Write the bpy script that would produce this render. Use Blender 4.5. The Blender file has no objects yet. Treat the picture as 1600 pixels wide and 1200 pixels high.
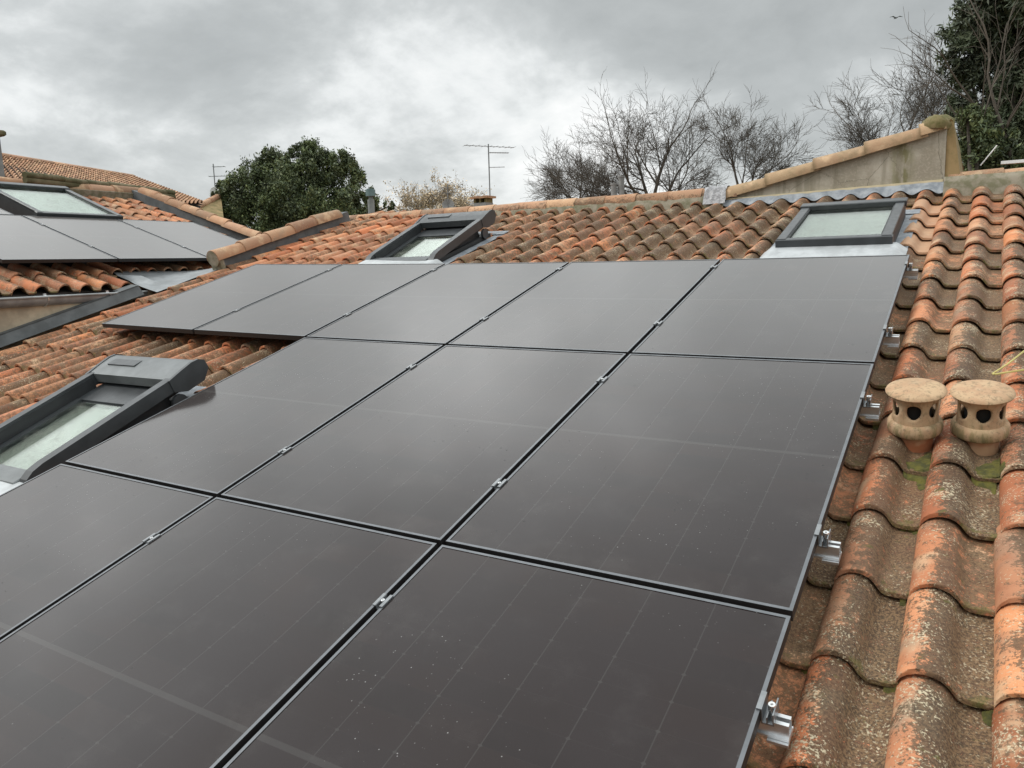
import bpy, math, random
from mathutils import Matrix, Vector, noise as mnoise
random.seed(7)
S = bpy.context.scene
COL = S.collection
R = math.radians

# ------------------------------------------------------------------ camera
cd = bpy.data.cameras.new('camera'); cam = bpy.data.objects.new('camera', cd); COL.objects.link(cam)
cd.sensor_width = 36.0; cd.lens = 1202.0 / 1600.0 * 36.0; cd.clip_start = 0.05; cd.clip_end = 2000
_r = ((0.8559164, 0.5163465, -0.0281670), (0.0564226, -0.1473952, -0.9874671), (-0.5140268, 0.8436000, -0.1552916))
CAM = Vector((0.3785626, -5.2973933, 0.016523))
cam.matrix_world = Matrix(((_r[0][0], -_r[1][0], -_r[2][0], CAM.x), (_r[0][1], -_r[1][1], -_r[2][1], CAM.y),
                           (_r[0][2], -_r[1][2], -_r[2][2], CAM.z), (0, 0, 0, 1)))
S.camera = cam

def project(P):                      # world point -> photo pixel (1600 x 1200) and depth
    d = Vector(P) - CAM
    q = [sum(_r[i][k] * d[k] for k in range(3)) for i in range(3)]
    if q[2] < 0.05: return (-1e6, -1e6, q[2])
    return (800 + 1202 * q[0] / q[2], 600 + 1202 * q[1] / q[2], q[2])

# ------------------------------------------------------------------ node helper
class NT:
    def __init__(s, tree): s.t = tree; s.n = tree.nodes; s.l = tree.links
    def new(s, typ, **kw):
        n = s.n.new(typ)
        for k, v in kw.items(): setattr(n, k, v)
        return n
    def put(s, sock, v):
        if isinstance(v, bpy.types.NodeSocket): s.l.new(v, sock)
        elif isinstance(v, (tuple, list)) and sock.type == 'RGBA' and len(v) == 3: sock.default_value = (*v, 1)
        else: sock.default_value = v
    def math(s, op, a, b=0.0, c=None, clamp=False):
        n = s.new('ShaderNodeMath', operation=op, use_clamp=clamp); s.put(n.inputs[0], a); s.put(n.inputs[1], b)
        if c is not None: s.put(n.inputs[2], c)
        return n.outputs[0]
    def vmath(s, op, a, b=None, scale=None):
        n = s.new('ShaderNodeVectorMath', operation=op); s.put(n.inputs[0], a)
        if b is not None: s.put(n.inputs[1], b)
        if scale is not None: s.put(n.inputs['Scale'], scale)
        return n.outputs[0]
    def mix(s, f, a, b, blend='MIX'):
        n = s.new('ShaderNodeMix', data_type='RGBA', blend_type=blend); n.clamp_factor = True
        s.put(n.inputs[0], f); s.put(n.inputs[6], a); s.put(n.inputs[7], b); return n.outputs[2]
    def noise(s, vec, scale, detail=4.0, rough=0.55, dist=0.0):
        n = s.new('ShaderNodeTexNoise'); s.put(n.inputs['Vector'], vec); n.inputs['Scale'].default_value = scale
        n.inputs['Detail'].default_value = detail; n.inputs['Roughness'].default_value = rough
        n.inputs['Distortion'].default_value = dist; return n.outputs[0]
    def voro(s, vec, scale, feature='F1'):
        n = s.new('ShaderNodeTexVoronoi', feature=feature); s.put(n.inputs['Vector'], vec); n.inputs['Scale'].default_value = scale
        return n
    def step(s, v, lo, hi):          # smooth 0..1 ramp
        n = s.new('ShaderNodeMapRange', interpolation_type='SMOOTHSTEP')
        s.put(n.inputs[0], v); s.put(n.inputs[1], lo); s.put(n.inputs[2], hi); return n.outputs[0]
    def ramp(s, f, stops):
        n = s.new('ShaderNodeValToRGB'); s.put(n.inputs[0], f); e = n.color_ramp.elements
        while len(e) > 1: e.remove(e[-1])
        e[0].position = stops[0][0]; e[0].color = (*stops[0][1], 1)
        for p, c in stops[1:]:
            k = e.new(p); k.color = (*c, 1)
        return n.outputs[0]
    def sep(s, v):
        n = s.new('ShaderNodeSeparateXYZ'); s.put(n.inputs[0], v); return n.outputs
    def comb(s, x, y, z):
        n = s.new('ShaderNodeCombineXYZ'); s.put(n.inputs[0], x); s.put(n.inputs[1], y); s.put(n.inputs[2], z); return n.outputs[0]

# ------------------------------------------------------------------ world: overcast sky
world = bpy.data.worlds.new('World'); S.world = world; world.use_nodes = True
SUN_EL, SUN_AZ = R(45), R(240)       # soft sun behind the clouds, from upper left behind the camera
w = NT(world.node_tree); w.n.clear()
tc = w.new('ShaderNodeTexCoord').outputs['Generated']
sx, sy, sz = w.sep(tc)
zz = w.math('MAXIMUM', sz, 0.0)
den = w.math('ADD', zz, 0.42)
cv = w.comb(w.math('DIVIDE', sx, den), w.math('DIVIDE', sy, den), w.math('MULTIPLY', zz, 0.6))
n1 = w.noise(w.vmath('ADD', cv, (5.3, 4.1, 0.0)), 1.25, 5, 0.52, 0.12)
n2 = w.noise(w.vmath('ADD', cv, (8.4, 5.2, 2.0)), 3.2, 7, 0.60, 0.15)
cl = w.math('ADD', w.math('MULTIPLY', n1, 0.56), w.math('MULTIPLY', n2, 0.44))
cl = w.math('MULTIPLY_ADD', w.math('SUBTRACT', cl, 0.5), 1.18, 0.5)
low = w.step(zz, 0.26, 0.06)          # brighter gaps towards the horizon
cl2 = w.math('ADD', w.math('SUBTRACT', cl, 0.050), w.math('MULTIPLY', low, 0.103))
ccol = w.ramp(cl2, [(0.32, (.39, .41, .408)), (0.44, (.48, .502, .50)), (0.51, (.59, .613, .61)), (0.58, (.80, .82, .815)), (0.68, (1.0, 1.0, .985))])
zen = w.math('MULTIPLY_ADD', w.step(zz, 0.30, 0.58), 2.1, 1.0)
ccol = w.vmath('SCALE', ccol, scale=zen)
sky = w.new('ShaderNodeTexSky', sky_type='NISHITA', sun_disc=False)
sky.sun_elevation = SUN_EL; sky.sun_rotation = SUN_AZ
skyc = w.vmath('SCALE', sky.outputs[0], scale=0.10)
below = w.step(sz, -0.02, 0.02)
allc = w.mix(0.94, skyc, ccol)
allc = w.mix(below, (.16, .15, .13), allc)
bg = w.new('ShaderNodeBackground'); w.put(bg.inputs[0], allc); bg.inputs[1].default_value = 1.0
wo = w.new('ShaderNodeOutputWorld'); w.l.new(bg.outputs[0], wo.inputs[0])

ld = bpy.data.lights.new('sun', 'SUN'); sun = bpy.data.objects.new('sun', ld); COL.objects.link(sun)
ld.energy = 1.35; ld.angle = R(15); ld.color = (1, .96, .90)
sdir = Vector((math.sin(SUN_AZ) * math.cos(SUN_EL), math.cos(SUN_AZ) * math.cos(SUN_EL), math.sin(SUN_EL)))
sun.rotation_euler = sdir.to_track_quat('Z', 'Y').to_euler(); sun.location = (-10, -12, 14)

S.view_settings.view_transform = 'Standard'; S.view_settings.look = 'None'
S.view_settings.exposure = 0.16; S.view_settings.gamma = 1.0; S.view_settings.use_curve_mapping = False

# ------------------------------------------------------------------ frames
PITCH = R(15.621)
RF = Matrix.Rotation(PITCH, 4, 'X')          # main roof frame: x along ridge, y up slope, z off the panel glass
SAG = 0.0024
def zc(u): return SAG * u * u
_y, _p = R(3.0), R(18.0)
LE = Vector((-math.sin(_y), math.cos(_y), 0)); LSd = Vector((math.cos(_y), math.sin(_y), 0))
LD = LSd * math.cos(_p) - Vector((0, 0, math.sin(_p))); LN = LD.cross(LE); LO = Vector((-7.241, -.512, .175))
LF = Matrix(((LE.x, -LD.x, LN.x, LO.x), (LE.y, -LD.y, LN.y, LO.y), (LE.z, -LD.z, LN.z, LO.z), (0, 0, 0, 1)))
GROUND = -5.6
T = Matrix.Translation

# ------------------------------------------------------------------ object helpers
WM = {}
def link(o, parent=None, mat=None):
    COL.objects.link(o)
    mat = mat or Matrix.Identity(4)
    if parent is not None:
        o.parent = parent; o.matrix_basis = WM[parent.name].inverted() @ mat
    else: o.matrix_basis = mat
    WM[o.name] = mat.copy(); return o
def thing(name, label, cat, mat=None, group=None):
    o = bpy.data.objects.new(name, None); o.empty_display_size = 0.1
    link(o, None, mat); return tag(o, label, cat, group)
def tag(o, label=None, cat=None, group=None, kind=None):
    if label: o['label'] = label
    if cat: o['category'] = cat
    if group: o['group'] = group
    if kind: o['kind'] = kind
    return o

class MB:
    def __init__(s): s.v = []; s.f = []; s.uv = None
    def add(s, vs, fs):
        b = len(s.v); s.v += [tuple(v) for v in vs]; s.f += [tuple(i + b for i in f) for f in fs]; return s
    def box(s, x0, x1, y0, y1, z0, z1, m=None, bev=0.0):
        if bev:
            b = bev; vs = []
            for z, k in ((z0, b), (z0 + b, 0), (z1 - b, 0), (z1, b)):
                for (sx_, sy_) in ((0, 0), (1, 0), (1, 1), (0, 1)):
                    X = (x1 - k) if sx_ else (x0 + k); Y = (y1 - k) if sy_ else (y0 + k)
                    vs.append((X, Y, z))
            fs = [(3, 2, 1, 0), (12, 13, 14, 15)]
            for r in range(3):
                for i in range(4):
                    j = (i + 1) % 4; fs.append((r * 4 + i, r * 4 + j, r * 4 + 4 + j, r * 4 + 4 + i))
        else:
            vs = [(x0, y0, z0), (x1, y0, z0), (x1, y1, z0), (x0, y1, z0), (x0, y0, z1), (x1, y0, z1), (x1, y1, z1), (x0, y1, z1)]
            fs = [(3, 2, 1, 0), (4, 5, 6, 7), (0, 1, 5, 4), (1, 2, 6, 5), (2, 3, 7, 6), (3, 0, 4, 7)]
        if m: vs = [m @ Vector(v) for v in vs]
        return s.add(vs, fs)
    def prism(s, poly, x0, x1, m=None):          # poly in (y, z), extruded along x
        n = len(poly); vs = [(x0, a, b) for a, b in poly] + [(x1, a, b) for a, b in poly]
        fs = [tuple(range(n))[::-1], tuple(range(n, 2 * n))] + [(i, (i + 1) % n, n + (i + 1) % n, n + i) for i in range(n)]
        if m: vs = [m @ Vector(v) for v in vs]
        return s.add(vs, fs)
    def tube(s, a, b, r0, r1=None, n=8, cap=True):
        a = Vector(a); b = Vector(b); r1 = r0 if r1 is None else r1
        d = (b - a).normalized(); u = d.orthogonal().normalized(); v = d.cross(u); vs = []
        for c, r in ((a, r0), (b, r1)):
            for i in range(n):
                t = 2 * math.pi * i / n; vs.append(c + (u * math.cos(t) + v * math.sin(t)) * r)
        fs = [(i, (i + 1) % n, n + (i + 1) % n, n + i) for i in range(n)]
        if cap: fs += [tuple(range(n))[::-1], tuple(range(n, 2 * n))]
        return s.add(vs, fs)
    def path(s, pts, r, n=6):
        for a, b in zip(pts, pts[1:]): s.tube(a, b, r, n=n)
        return s
    def lathe(s, prof, n=32, m=None):            # prof (r, z)
        vs = []; fs = []
        for r, z in prof:
            for i in range(n):
                t = 2 * math.pi * i / n; vs.append((r * math.cos(t), r * math.sin(t), z))
        for k in range(len(prof) - 1):
            for i in range(n):
                j = (i + 1) % n; fs.append((k * n + i, k * n + j, k * n + n + j, k * n + n + i))
        if m: vs = [m @ Vector(v) for v in vs]
        return s.add(vs, fs)
    def grid(s, fn, nx, ny):
        vs = [fn(i / nx, j / ny) for j in range(ny + 1) for i in range(nx + 1)]
        fs = [(j * (nx + 1) + i, j * (nx + 1) + i + 1, (j + 1) * (nx + 1) + i + 1, (j + 1) * (nx + 1) + i) for j in range(ny) for i in range(nx)]
        return s.add(vs, fs)
    def mesh(s, name, mat, smooth=None):
        me = bpy.data.meshes.new(name); me.from_pydata(s.v, [], s.f); me.materials.append(mat)
        if smooth:
            for p in me.polygons: p.use_smooth = True
            me.set_sharp_from_angle(angle=R(smooth))
        me.update(); return me
    def obj(s, name, mat, parent=None, m=None, smooth=None):
        return link(bpy.data.objects.new(name, s.mesh(name, mat, smooth)), parent, m)

# ------------------------------------------------------------------ materials
MATS = {}
def base(name, rough=0.6, metal=0.0, ior=1.5):
    m = bpy.data.materials.new(name); m.use_nodes = True; t = NT(m.node_tree); t.n.clear()
    b = t.new('ShaderNodeBsdfPrincipled'); o = t.new('ShaderNodeOutputMaterial'); t.l.new(b.outputs[0], o.inputs[0])
    b.inputs['Roughness'].default_value = rough; b.inputs['Metallic'].default_value = metal; b.inputs['IOR'].default_value = ior
    MATS[name] = m; return m, t, b
def bump(t, b, h, strength, dist):
    n = t.new('ShaderNodeBump'); n.inputs['Strength'].default_value = strength; n.inputs['Distance'].default_value = dist
    t.put(n.inputs['Height'], h); t.l.new(n.outputs[0], b.inputs['Normal'])
def simple(name, c, rough=0.6, metal=0.0, var=0.25, scale=12.0, c2=None, ior=1.5, bmp=0.0):
    m, t, b = base(name, rough, metal, ior)
    oc = t.new('ShaderNodeTexCoord').outputs['Object']
    n = t.noise(oc, scale, 6, 0.6)
    c2 = c2 or tuple(x * (1 - var) for x in c)
    t.put(b.inputs['Base Color'], t.mix(t.step(n, 0.35, 0.65), c, c2))
    n2 = t.noise(oc, scale * 3.1, 3)
    t.put(b.inputs['Roughness'], t.math('MULTIPLY_ADD', n2, 0.25, rough - 0.12))
    if bmp: bump(t, b, n, bmp, 0.01)
    return m

def tile_material(name, ridge=False, buff=False):
    m, t, b = base(name, 0.88)
    tc_ = t.new('ShaderNodeTexCoord'); oc = tc_.outputs['Object']
    oi = t.new('ShaderNodeObjectInfo').outputs['Random']
    isl = t.new('ShaderNodeNewGeometry').outputs['Random Per Island']
    at = t.new('ShaderNodeAttribute'); at.attribute_name = 'age'; age = at.outputs['Fac']
    uvn = t.sep(tc_.outputs['UV']); U, V = uvn[0], uvn[1]
    r = t.math('FRACT', t.math('ADD', t.math('MULTIPLY', oi, 1.0), t.math('MULTIPLY', isl, 7.31)))
    r2 = t.math('FRACT', t.math('MULTIPLY', r, 13.7)); r3 = t.math('FRACT', t.math('MULTIPLY', r, 51.3))
    vec = t.vmath('ADD', oc, t.comb(t.math('MULTIPLY', r, 37.0), t.math('MULTIPLY', r2, 23.0), t.math('MULTIPLY', r3, 11.0)))
    if ridge:
        col = t.ramp(r, [(0, (.42, .23, .13)), (.3, (.46, .27, .16)), (.55, (.38, .21, .13)), (.8, (.50, .31, .18)), (1, (.43, .25, .16))])
    else:
        col = t.ramp(r, [(0, (.54, .19, .080)), (.2, (.46, .150, .065)), (.4, (.56, .245, .120)), (.6, (.44, .175, .090)), (.8, (.52, .265, .14)), (1, (.60, .225, .090))])
    if buff: col = t.ramp(r, [(0, (.47, .325, .19)), (.5, (.51, .345, .205)), (1, (.44, .28, .165))])
    nb = t.noise(vec, 9, 3, 0.5)
    nm = t.noise(vec, 34, 5, 0.65)
    nf = t.noise(vec, 135, 4, 0.7)
    nl = t.noise(vec, 4.2, 2, 0.5)
    nq = t.noise(t.vmath('ADD', vec, (5, 9, 2)), 6.5, 3, 0.55)
    old = t.math('MAXIMUM', age, 0.0)
    col = t.vmath('SCALE', col, scale=t.math('MULTIPLY_ADD', t.math('FRACT', t.math('MULTIPLY', r, 87.7)), .58, .56))
    # firing colour drift, soft pale bloom, smoky grey bands
    col = t.mix(t.math('MULTIPLY', t.step(nb, .45, .68), .15 if ridge else .55), col, (.30, .115, .06))
    pale = t.math('MULTIPLY', t.step(nq, .53, .70), t.math('MULTIPLY_ADD', r2, .80, .25))
    col = t.mix(pale, col, (.56, .39, .24))
    grey = t.math('MULTIPLY', t.step(t.noise(t.vmath('ADD', vec, (2, 31, 7)), 5.2, 3), .50, .68), t.math('MULTIPLY_ADD', r3, .65, .15))
    col = t.mix(t.math('MULTIPLY', grey, t.math('MULTIPLY_ADD', old, .7, .3)), col, (.275, .215, .15))
    # lichen: black crust, cream flecks, more of both on the right flank and in the channel
    side = t.step(U, .26, .50)
    cover = t.math('ADD', t.math('MULTIPLY', side, .15), t.math('MULTIPLY_ADD', nl, .30, -.15))
    thr = t.math('SUBTRACT', t.math('MULTIPLY_ADD', old, -.215, .722), cover)
    mixn = t.math('ADD', t.math('MULTIPLY', nm, .5), t.math('MULTIPLY', nf, .5))
    dark = t.step(mixn, thr, t.math('ADD', thr, .075))
    dcol = t.mix(t.step(nf, .4, .6), (.042, .030, .019), (.125, .083, .048))
    col = t.mix(t.math('MULTIPLY', dark, t.math('MULTIPLY_ADD', old, .50, .42)), col, dcol)
    n3 = t.noise(t.vmath('ADD', vec, (17, 3, 8)), 125, 4, .66)
    n4 = t.noise(t.vmath('ADD', vec, (1, 13, 4)), 7.5, 2)
    thr2 = t.math('SUBTRACT', t.math('MULTIPLY_ADD', old, -.12, .715), t.math('MULTIPLY_ADD', n4, .42, -.19))
    fleck = t.step(n3, thr2, t.math('ADD', thr2, .07))
    col = t.mix(t.math('MULTIPLY', fleck, .85), col, (.56, .48, .33))
    if buff:
        bs_ = t.noise(t.vmath('ADD', oc, (3, 3, 3)), 7, 5, .65)
        col = t.mix(t.math('MULTIPLY', t.step(bs_, .46, .64), .6), col, (.22, .165, .09))
        col = t.mix(t.math('MULTIPLY', t.step(V, .10, .0), .7), col, (.17, .12, .06))
    if not ridge:
        # moss in the wet channel and along the lip
        ch = t.math('MULTIPLY', t.step(U, .50, .62), t.step(V, .16, .0))
        nmoss = t.noise(t.vmath('ADD', vec, (6, 6, 1)), 22, 4, .6)
        moss = t.math('MULTIPLY', t.step(t.math('ADD', t.math('MULTIPLY', ch, .17), nmoss), .63, .76), t.math('MULTIPLY', old, .9))
        col = t.mix(moss, col, t.mix(nf, (.055, .055, .016), (.135, .13, .025)))
        dirt = t.math('MULTIPLY', t.math('MULTIPLY', t.step(U, .50, .66), t.step(mixn, .40, .56)), t.math('MULTIPLY_ADD', old, .48, .12))
        col = t.mix(dirt, col, t.mix(t.step(nf, .4, .6), (.075, .052, .027), (.25, .155, .080)))
    fresh = t.step(age, -.4, -.6)
    col = t.mix(t.math('MULTIPLY', fresh, .75), col, t.mix(nb, (.50, .28, .16), (.46, .33, .22)))
    t.put(b.inputs['Base Color'], col)
    t.put(b.inputs['Roughness'], t.math('MULTIPLY_ADD', nf, .25, .66))
    b.inputs['Specular IOR Level'].default_value = .32
    bump(t, b, t.math('ADD', t.math('MULTIPLY', mixn, 1.0), t.math('MULTIPLY', fleck, .25)), .55, .006)
    return m
M_TILE = tile_material('terracotta_tile'); M_RIDGE = tile_material('terracotta_ridge', True); M_BUFF = tile_material('buff_cap', True, True)

def panel_glass():
    m, t, b = base('panel_glass', 0.12, 0.0, 1.42)
    tc_ = t.new('ShaderNodeTexCoord'); oc = tc_.outputs['Object']; uv = t.sep(tc_.outputs['UV']); U, V = uv[0], uv[1]
    oi = t.new('ShaderNodeObjectInfo').outputs['Random']
    vec = t.vmath('ADD', oc, t.comb(t.math('MULTIPLY', oi, 19.0), t.math('MULTIPLY', oi, 7.0), 0.0))
    cells = t.math('MULTIPLY', U, 6.0); fx = t.math('ABSOLUTE', t.math('SUBTRACT', t.math('FRACT', t.math('ADD', cells, .5)), .5))
    line = t.step(fx, .012, .006)
    rows = t.math('MULTIPLY', V, 18.0); fy = t.math('ABSOLUTE', t.math('SUBTRACT', t.math('FRACT', t.math('ADD', rows, .5)), .5))
    dia = t.step(t.math('ADD', t.math('MULTIPLY', fx, 1.9), fy), .085, .05)
    mid = t.step(t.math('ABSOLUTE', t.math('SUBTRACT', V, .5)), .0062, .0045)
    hair = t.step(fy, .020, .008)
    gridm = t.math('MAXIMUM', t.math('MULTIPLY', t.math('MAXIMUM', line, mid), .75), t.math('MAXIMUM', t.math('MULTIPLY', dia, .9), t.math('MULTIPLY', hair, .10)))
    cellr = t.new('ShaderNodeTexWhiteNoise', noise_dimensions='2D'); t.put(cellr.inputs[0], t.comb(t.math('FLOOR', cells), t.math('ADD', t.math('FLOOR', rows), t.math('MULTIPLY', oi, 91.0)), 0.0))
    ccol = t.mix(cellr.outputs[0], (.010, .0052, .0048), (.017, .0085, .0072))
    film = t.noise(vec, 2.3, 3, .5)
    ccol = t.mix(t.step(film, .35, .65), ccol, (.015, .009, .009))
    col = t.mix(t.math('MULTIPLY', gridm, .32), ccol, (.075, .072, .068))
    # dust film, splash marks and grit
    dn = t.noise(vec, 5.0, 6, .65); edge = t.math('MAXIMUM', t.step(V, .10, .0), t.math('MAXIMUM', t.step(U, .08, .0), t.step(U, .92, 1.0)))
    dust = t.math('MULTIPLY', t.step(t.math('ADD', dn, t.math('MULTIPLY', edge, .12)), .50, .85), .035)
    col = t.mix(dust, col, (.40, .385, .36))
    spots = t.voro(vec, 64.0).outputs['Distance']; clus = t.step(t.noise(t.vmath('ADD', vec, (4, 8, 1)), 2.3, 4), .50, .64)
    sw = t.math('MULTIPLY', t.step(spots, .16, .07), t.math('MULTIPLY', clus, t.step(t.noise(vec, 31, 2), .50, .60)))
    col = t.mix(t.math('MULTIPLY', sw, .42), col, (.46, .455, .45))
    sp2 = t.voro(t.vmath('ADD', vec, (3, 1, 0)), 30.0); clus2 = t.step(t.noise(t.vmath('ADD', vec, (14, 2, 1)), 2.6, 2), .50, .64)
    gr = t.math('MULTIPLY', t.step(sp2.outputs['Distance'], .115, .075), t.math('MULTIPLY', clus2, t.step(t.sep(sp2.outputs['Color'])[0], .62, .66)))
    col = t.mix(gr, col, (.012, .012, .012))
    t.put(b.inputs['Base Color'], col)
    ro = t.math('MULTIPLY_ADD', film, .07, .15)
    ro = t.math('MULTIPLY_ADD', film, .03, .10)
    t.put(b.inputs['Roughness'], t.math('ADD', ro, t.math('MULTIPLY', t.math('MAXIMUM', gr, sw), .45)))
    b.inputs['Sheen Weight'].default_value = .9; b.inputs['Sheen Roughness'].default_value = .26; b.inputs['Sheen Tint'].default_value = (.9, .88, .86, 1)
    return m
M_GLASS = panel_glass()
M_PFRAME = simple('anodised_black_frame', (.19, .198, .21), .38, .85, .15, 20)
M_PSHADE = simple('shaded_frame_side', (.018, .016, .016), .5, .0, .2, 20)  # darker copy of the frame metal, shade on its sides put into the colour
M_ALU = simple('bare_aluminium', (.74, .75, .76), .34, .9, .12, 25)
M_CLAMP = simple('clamp_dark', (.30, .31, .32), .38, .85, .2, 25)
M_BOLT = simple('steel_bolt', (.72, .72, .72), .25, .95, .1, 30)
M_DECK = simple('roof_underlay', (.040, .030, .024), .95, 0, .4, 8)
M_TERRA = simple('far_terracotta', (.36, .19, .11), .9, 0, .35, 5)
M_SKY_F = simple('skylight_grey', (.058, .063, .067), .40, .2, .2, 9)
M_SKY_L = simple('skylight_grey_top', (.155, .166, .17), .45, .25, .22, 7)
M_SKY_D = simple('skylight_dark', (.026, .028, .030), .55, 0, .3, 9)
M_LEAD = simple('lead_flashing', (.46, .48, .49), .55, .2, .25, 9, bmp=.2)
M_LEADD = simple('weathered_lead', (.19, .21, .235), .6, .2, .5, 16, (.31, .33, .35), bmp=.5)
M_ZINC = simple('zinc', (.27, .285, .295), .45, .6, .3, 6, bmp=.1)
M_GUT = simple('gutter_zinc', (.34, .355, .36), .5, .15, .35, 5)
M_RUBBER = simple('dark_flashing', (.11, .12, .124), .7, 0, .35, 6)
M_CREAM = simple('cream_render', (.50, .425, .31), .9, 0, .35, 5, (.34, .29, .215), bmp=.5)
M_MORTAR = simple('old_mortar', (.27, .235, .18), .95, 0, .3, 14, (.15, .14, .085), bmp=.7)
M_WOOD = simple('pale_batten', (.62, .53, .35), .8, 0, .12, 10)
M_OCHRE = simple('ochre_cladding', (.30, .21, .10), .9, 0, .4, 5, (.16, .13, .05))
M_VENT = None
M_BARK = simple('bark', (.105, .090, .074), .95, 0, .4, 9)
M_BARKO = simple('ochre_twigs', (.30, .25, .19), .95, 0, .3, 9)
M_BARKP = simple('pale_bark', (.12, .10, .08), .95, 0, .3, 9)
M_STEEL = simple('galvanised_mast', (.24, .245, .25), .5, .5, .2, 9)
M_DISH = simple('dish_white', (.60, .60, .58), .6, 0, .1, 5)
M_WHITE = simple('white_paint', (.75, .76, .76), .5, 0, .08, 5)
M_TEAL = simple('teal_cowl', (.13, .19, .19), .6, 0, .3, 5)
M_GREYST = simple('grey_stack', (.24, .245, .24), .85, 0, .25, 6)
M_YELLOW = simple('yellow_cable', (.46, .40, .13), .5, 0, .1, 8)
M_BIRD = simple('bird_grey', (.10, .10, .105), .8, 0, .2, 8)
M_FARMOSS = simple('mossy_verge', (.20, .165, .10), .95, 0, .5, 3, (.075, .07, .03), bmp=.5)
M_GROUND = simple('earth_and_grass', (.10, .095, .06), .95, 0, .4, .4, (.07, .085, .035))

def plaster():
    m, t, b = base('grey_plaster', .92)
    tc_ = t.new('ShaderNodeTexCoord'); oc = tc_.outputs['Object']
    n = t.noise(oc, 3.0, 6, .6); nf = t.noise(oc, 60, 4, .6)
    col = t.mix(t.step(n, .35, .65), (.42, .385, .32), (.27, .24, .185))
    col = t.mix(t.math('MULTIPLY', t.step(nf, .45, .75), .5), col, (.44, .40, .33))
    x, y, z = t.sep(oc)
    st = t.noise(t.comb(t.math('MULTIPLY', x, 9.0), 0.0, t.math('MULTIPLY', z, .8)), 1.0, 4)
    run = t.math('MULTIPLY', t.step(t.math('ABSOLUTE', t.math('ADD', x, .27)), .13, .01), t.step(t.noise(t.vmath('MULTIPLY', oc, (1, 1, .35)), 14, 4), .38, .56))
    col = t.mix(t.math('MULTIPLY', run, .8), col, (.13, .125, .03))
    col = t.mix(t.math('MULTIPLY', t.step(st, .48, .68), .6), col, (.17, .15, .10))
    cr_ = t.voro(t.vmath('ADD', oc, t.vmath('SCALE', t.comb(n, nf, n), scale=.12)), 2.6, 'DISTANCE_TO_EDGE').outputs['Distance']
    col = t.mix(t.math('MULTIPLY', t.step(cr_, .010, .002), .55), col, (.10, .085, .06))
    t.put(b.inputs['Base Color'], col); bump(t, b, t.math('ADD', n, nf), .35, .006); return m
M_PLASTER = plaster()

def vent_mat():
    m, t, b = base('cowl_clay', .85)
    tc_ = t.new('ShaderNodeTexCoord'); oc = tc_.outputs['Object']; x, y, z = t.sep(oc)
    oi = t.new('ShaderNodeObjectInfo').outputs['Random']
    vec = t.vmath('ADD', oc, t.comb(t.math('MULTIPLY', oi, 9.0), 3.0, 0.0))
    n = t.noise(vec, 12, 4); nf = t.noise(vec, 75, 4, .7); nd = t.noise(t.vmath('MULTIPLY', vec, (1, 1, .25)), 40, 4, .6)
    col = t.mix(t.step(n, .38, .62), (.47, .325, .195), (.41, .25, .145))
    col = t.mix(t.math('MULTIPLY', t.step(n, .55, .72), .5), col, (.55, .43, .29))
    col = t.mix(t.math('MULTIPLY', t.step(nf, .52, .66), .75), col, (.20, .145, .085))
    col = t.mix(t.math('MULTIPLY', t.step(t.noise(vec, 5, 4, .6), .45, .68), .5), col, (.34, .235, .135))
    lowm = t.step(z, .085, -.005)
    col = t.mix(t.math('MULTIPLY', lowm, t.math('MULTIPLY', t.step(nd, .42, .62), .75)), col, (.13, .125, .035))
    col = t.mix(t.math('MULTIPLY', t.step(nd, .54, .68), .65), col, (.19, .145, .08))
    t.put(b.inputs['Base Color'], col); bump(t, b, nf, .3, .003); return m
M_VENT = vent_mat()
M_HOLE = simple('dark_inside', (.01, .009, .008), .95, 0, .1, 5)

def window_glass():
    m = bpy.data.materials.new('window_glass'); m.use_nodes = True; t = NT(m.node_tree); t.n.clear()
    oc = t.new('ShaderNodeTexCoord').outputs['Object']
    fr = t.new('ShaderNodeFresnel'); fr.inputs[0].default_value = 1.6
    g = t.new('ShaderNodeBsdfGlossy'); g.inputs['Roughness'].default_value = .03; g.inputs[0].default_value = (.78, .82, .79, 1)
    tr = t.new('ShaderNodeBsdfTransparent'); tr.inputs[0].default_value = (.93, .95, .93, 1)
    df = t.new('ShaderNodeBsdfDiffuse'); df.inputs[0].default_value = (.34, .34, .31, 1)
    mx = t.new('ShaderNodeMixShader'); t.put(mx.inputs[0], t.math('MINIMUM', fr.outputs[0], .8)); t.l.new(tr.outputs[0], mx.inputs[1]); t.l.new(g.outputs[0], mx.inputs[2])
    m2 = t.new('ShaderNodeMixShader'); t.put(m2.inputs[0], t.math('MULTIPLY', t.step(t.noise(oc, 7, 6, .7), .46, .72), .16)); t.l.new(mx.outputs[0], m2.inputs[1]); t.l.new(df.outputs[0], m2.inputs[2])
    o = t.new('ShaderNodeOutputMaterial'); t.l.new(m2.outputs[0], o.inputs[0]); return m
M_WGLASS = window_glass()
M_BLIND = simple('pale_blind', (.84, .85, .81), .9, 0, .04, 3)
M_BLINDG = simple('green_blind', (.50, .60, .52), .9, 0, .05, 3)
M_BLINDD = simple('dusty_blind', (.46, .46, .41), .9, 0, .14, 3)

def wrap_mat():
    m, t, b = base('plastic_wrap', .3)
    oc = t.new('ShaderNodeTexCoord').outputs['Object']; n = t.noise(oc, 22, 5, .7, .8)
    t.put(b.inputs['Base Color'], t.mix(t.step(n, .4, .62), (.20, .198, .205), (.36, .36, .375))); bump(t, b, n, .7, .012); return m
M_WRAP = wrap_mat()

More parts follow.
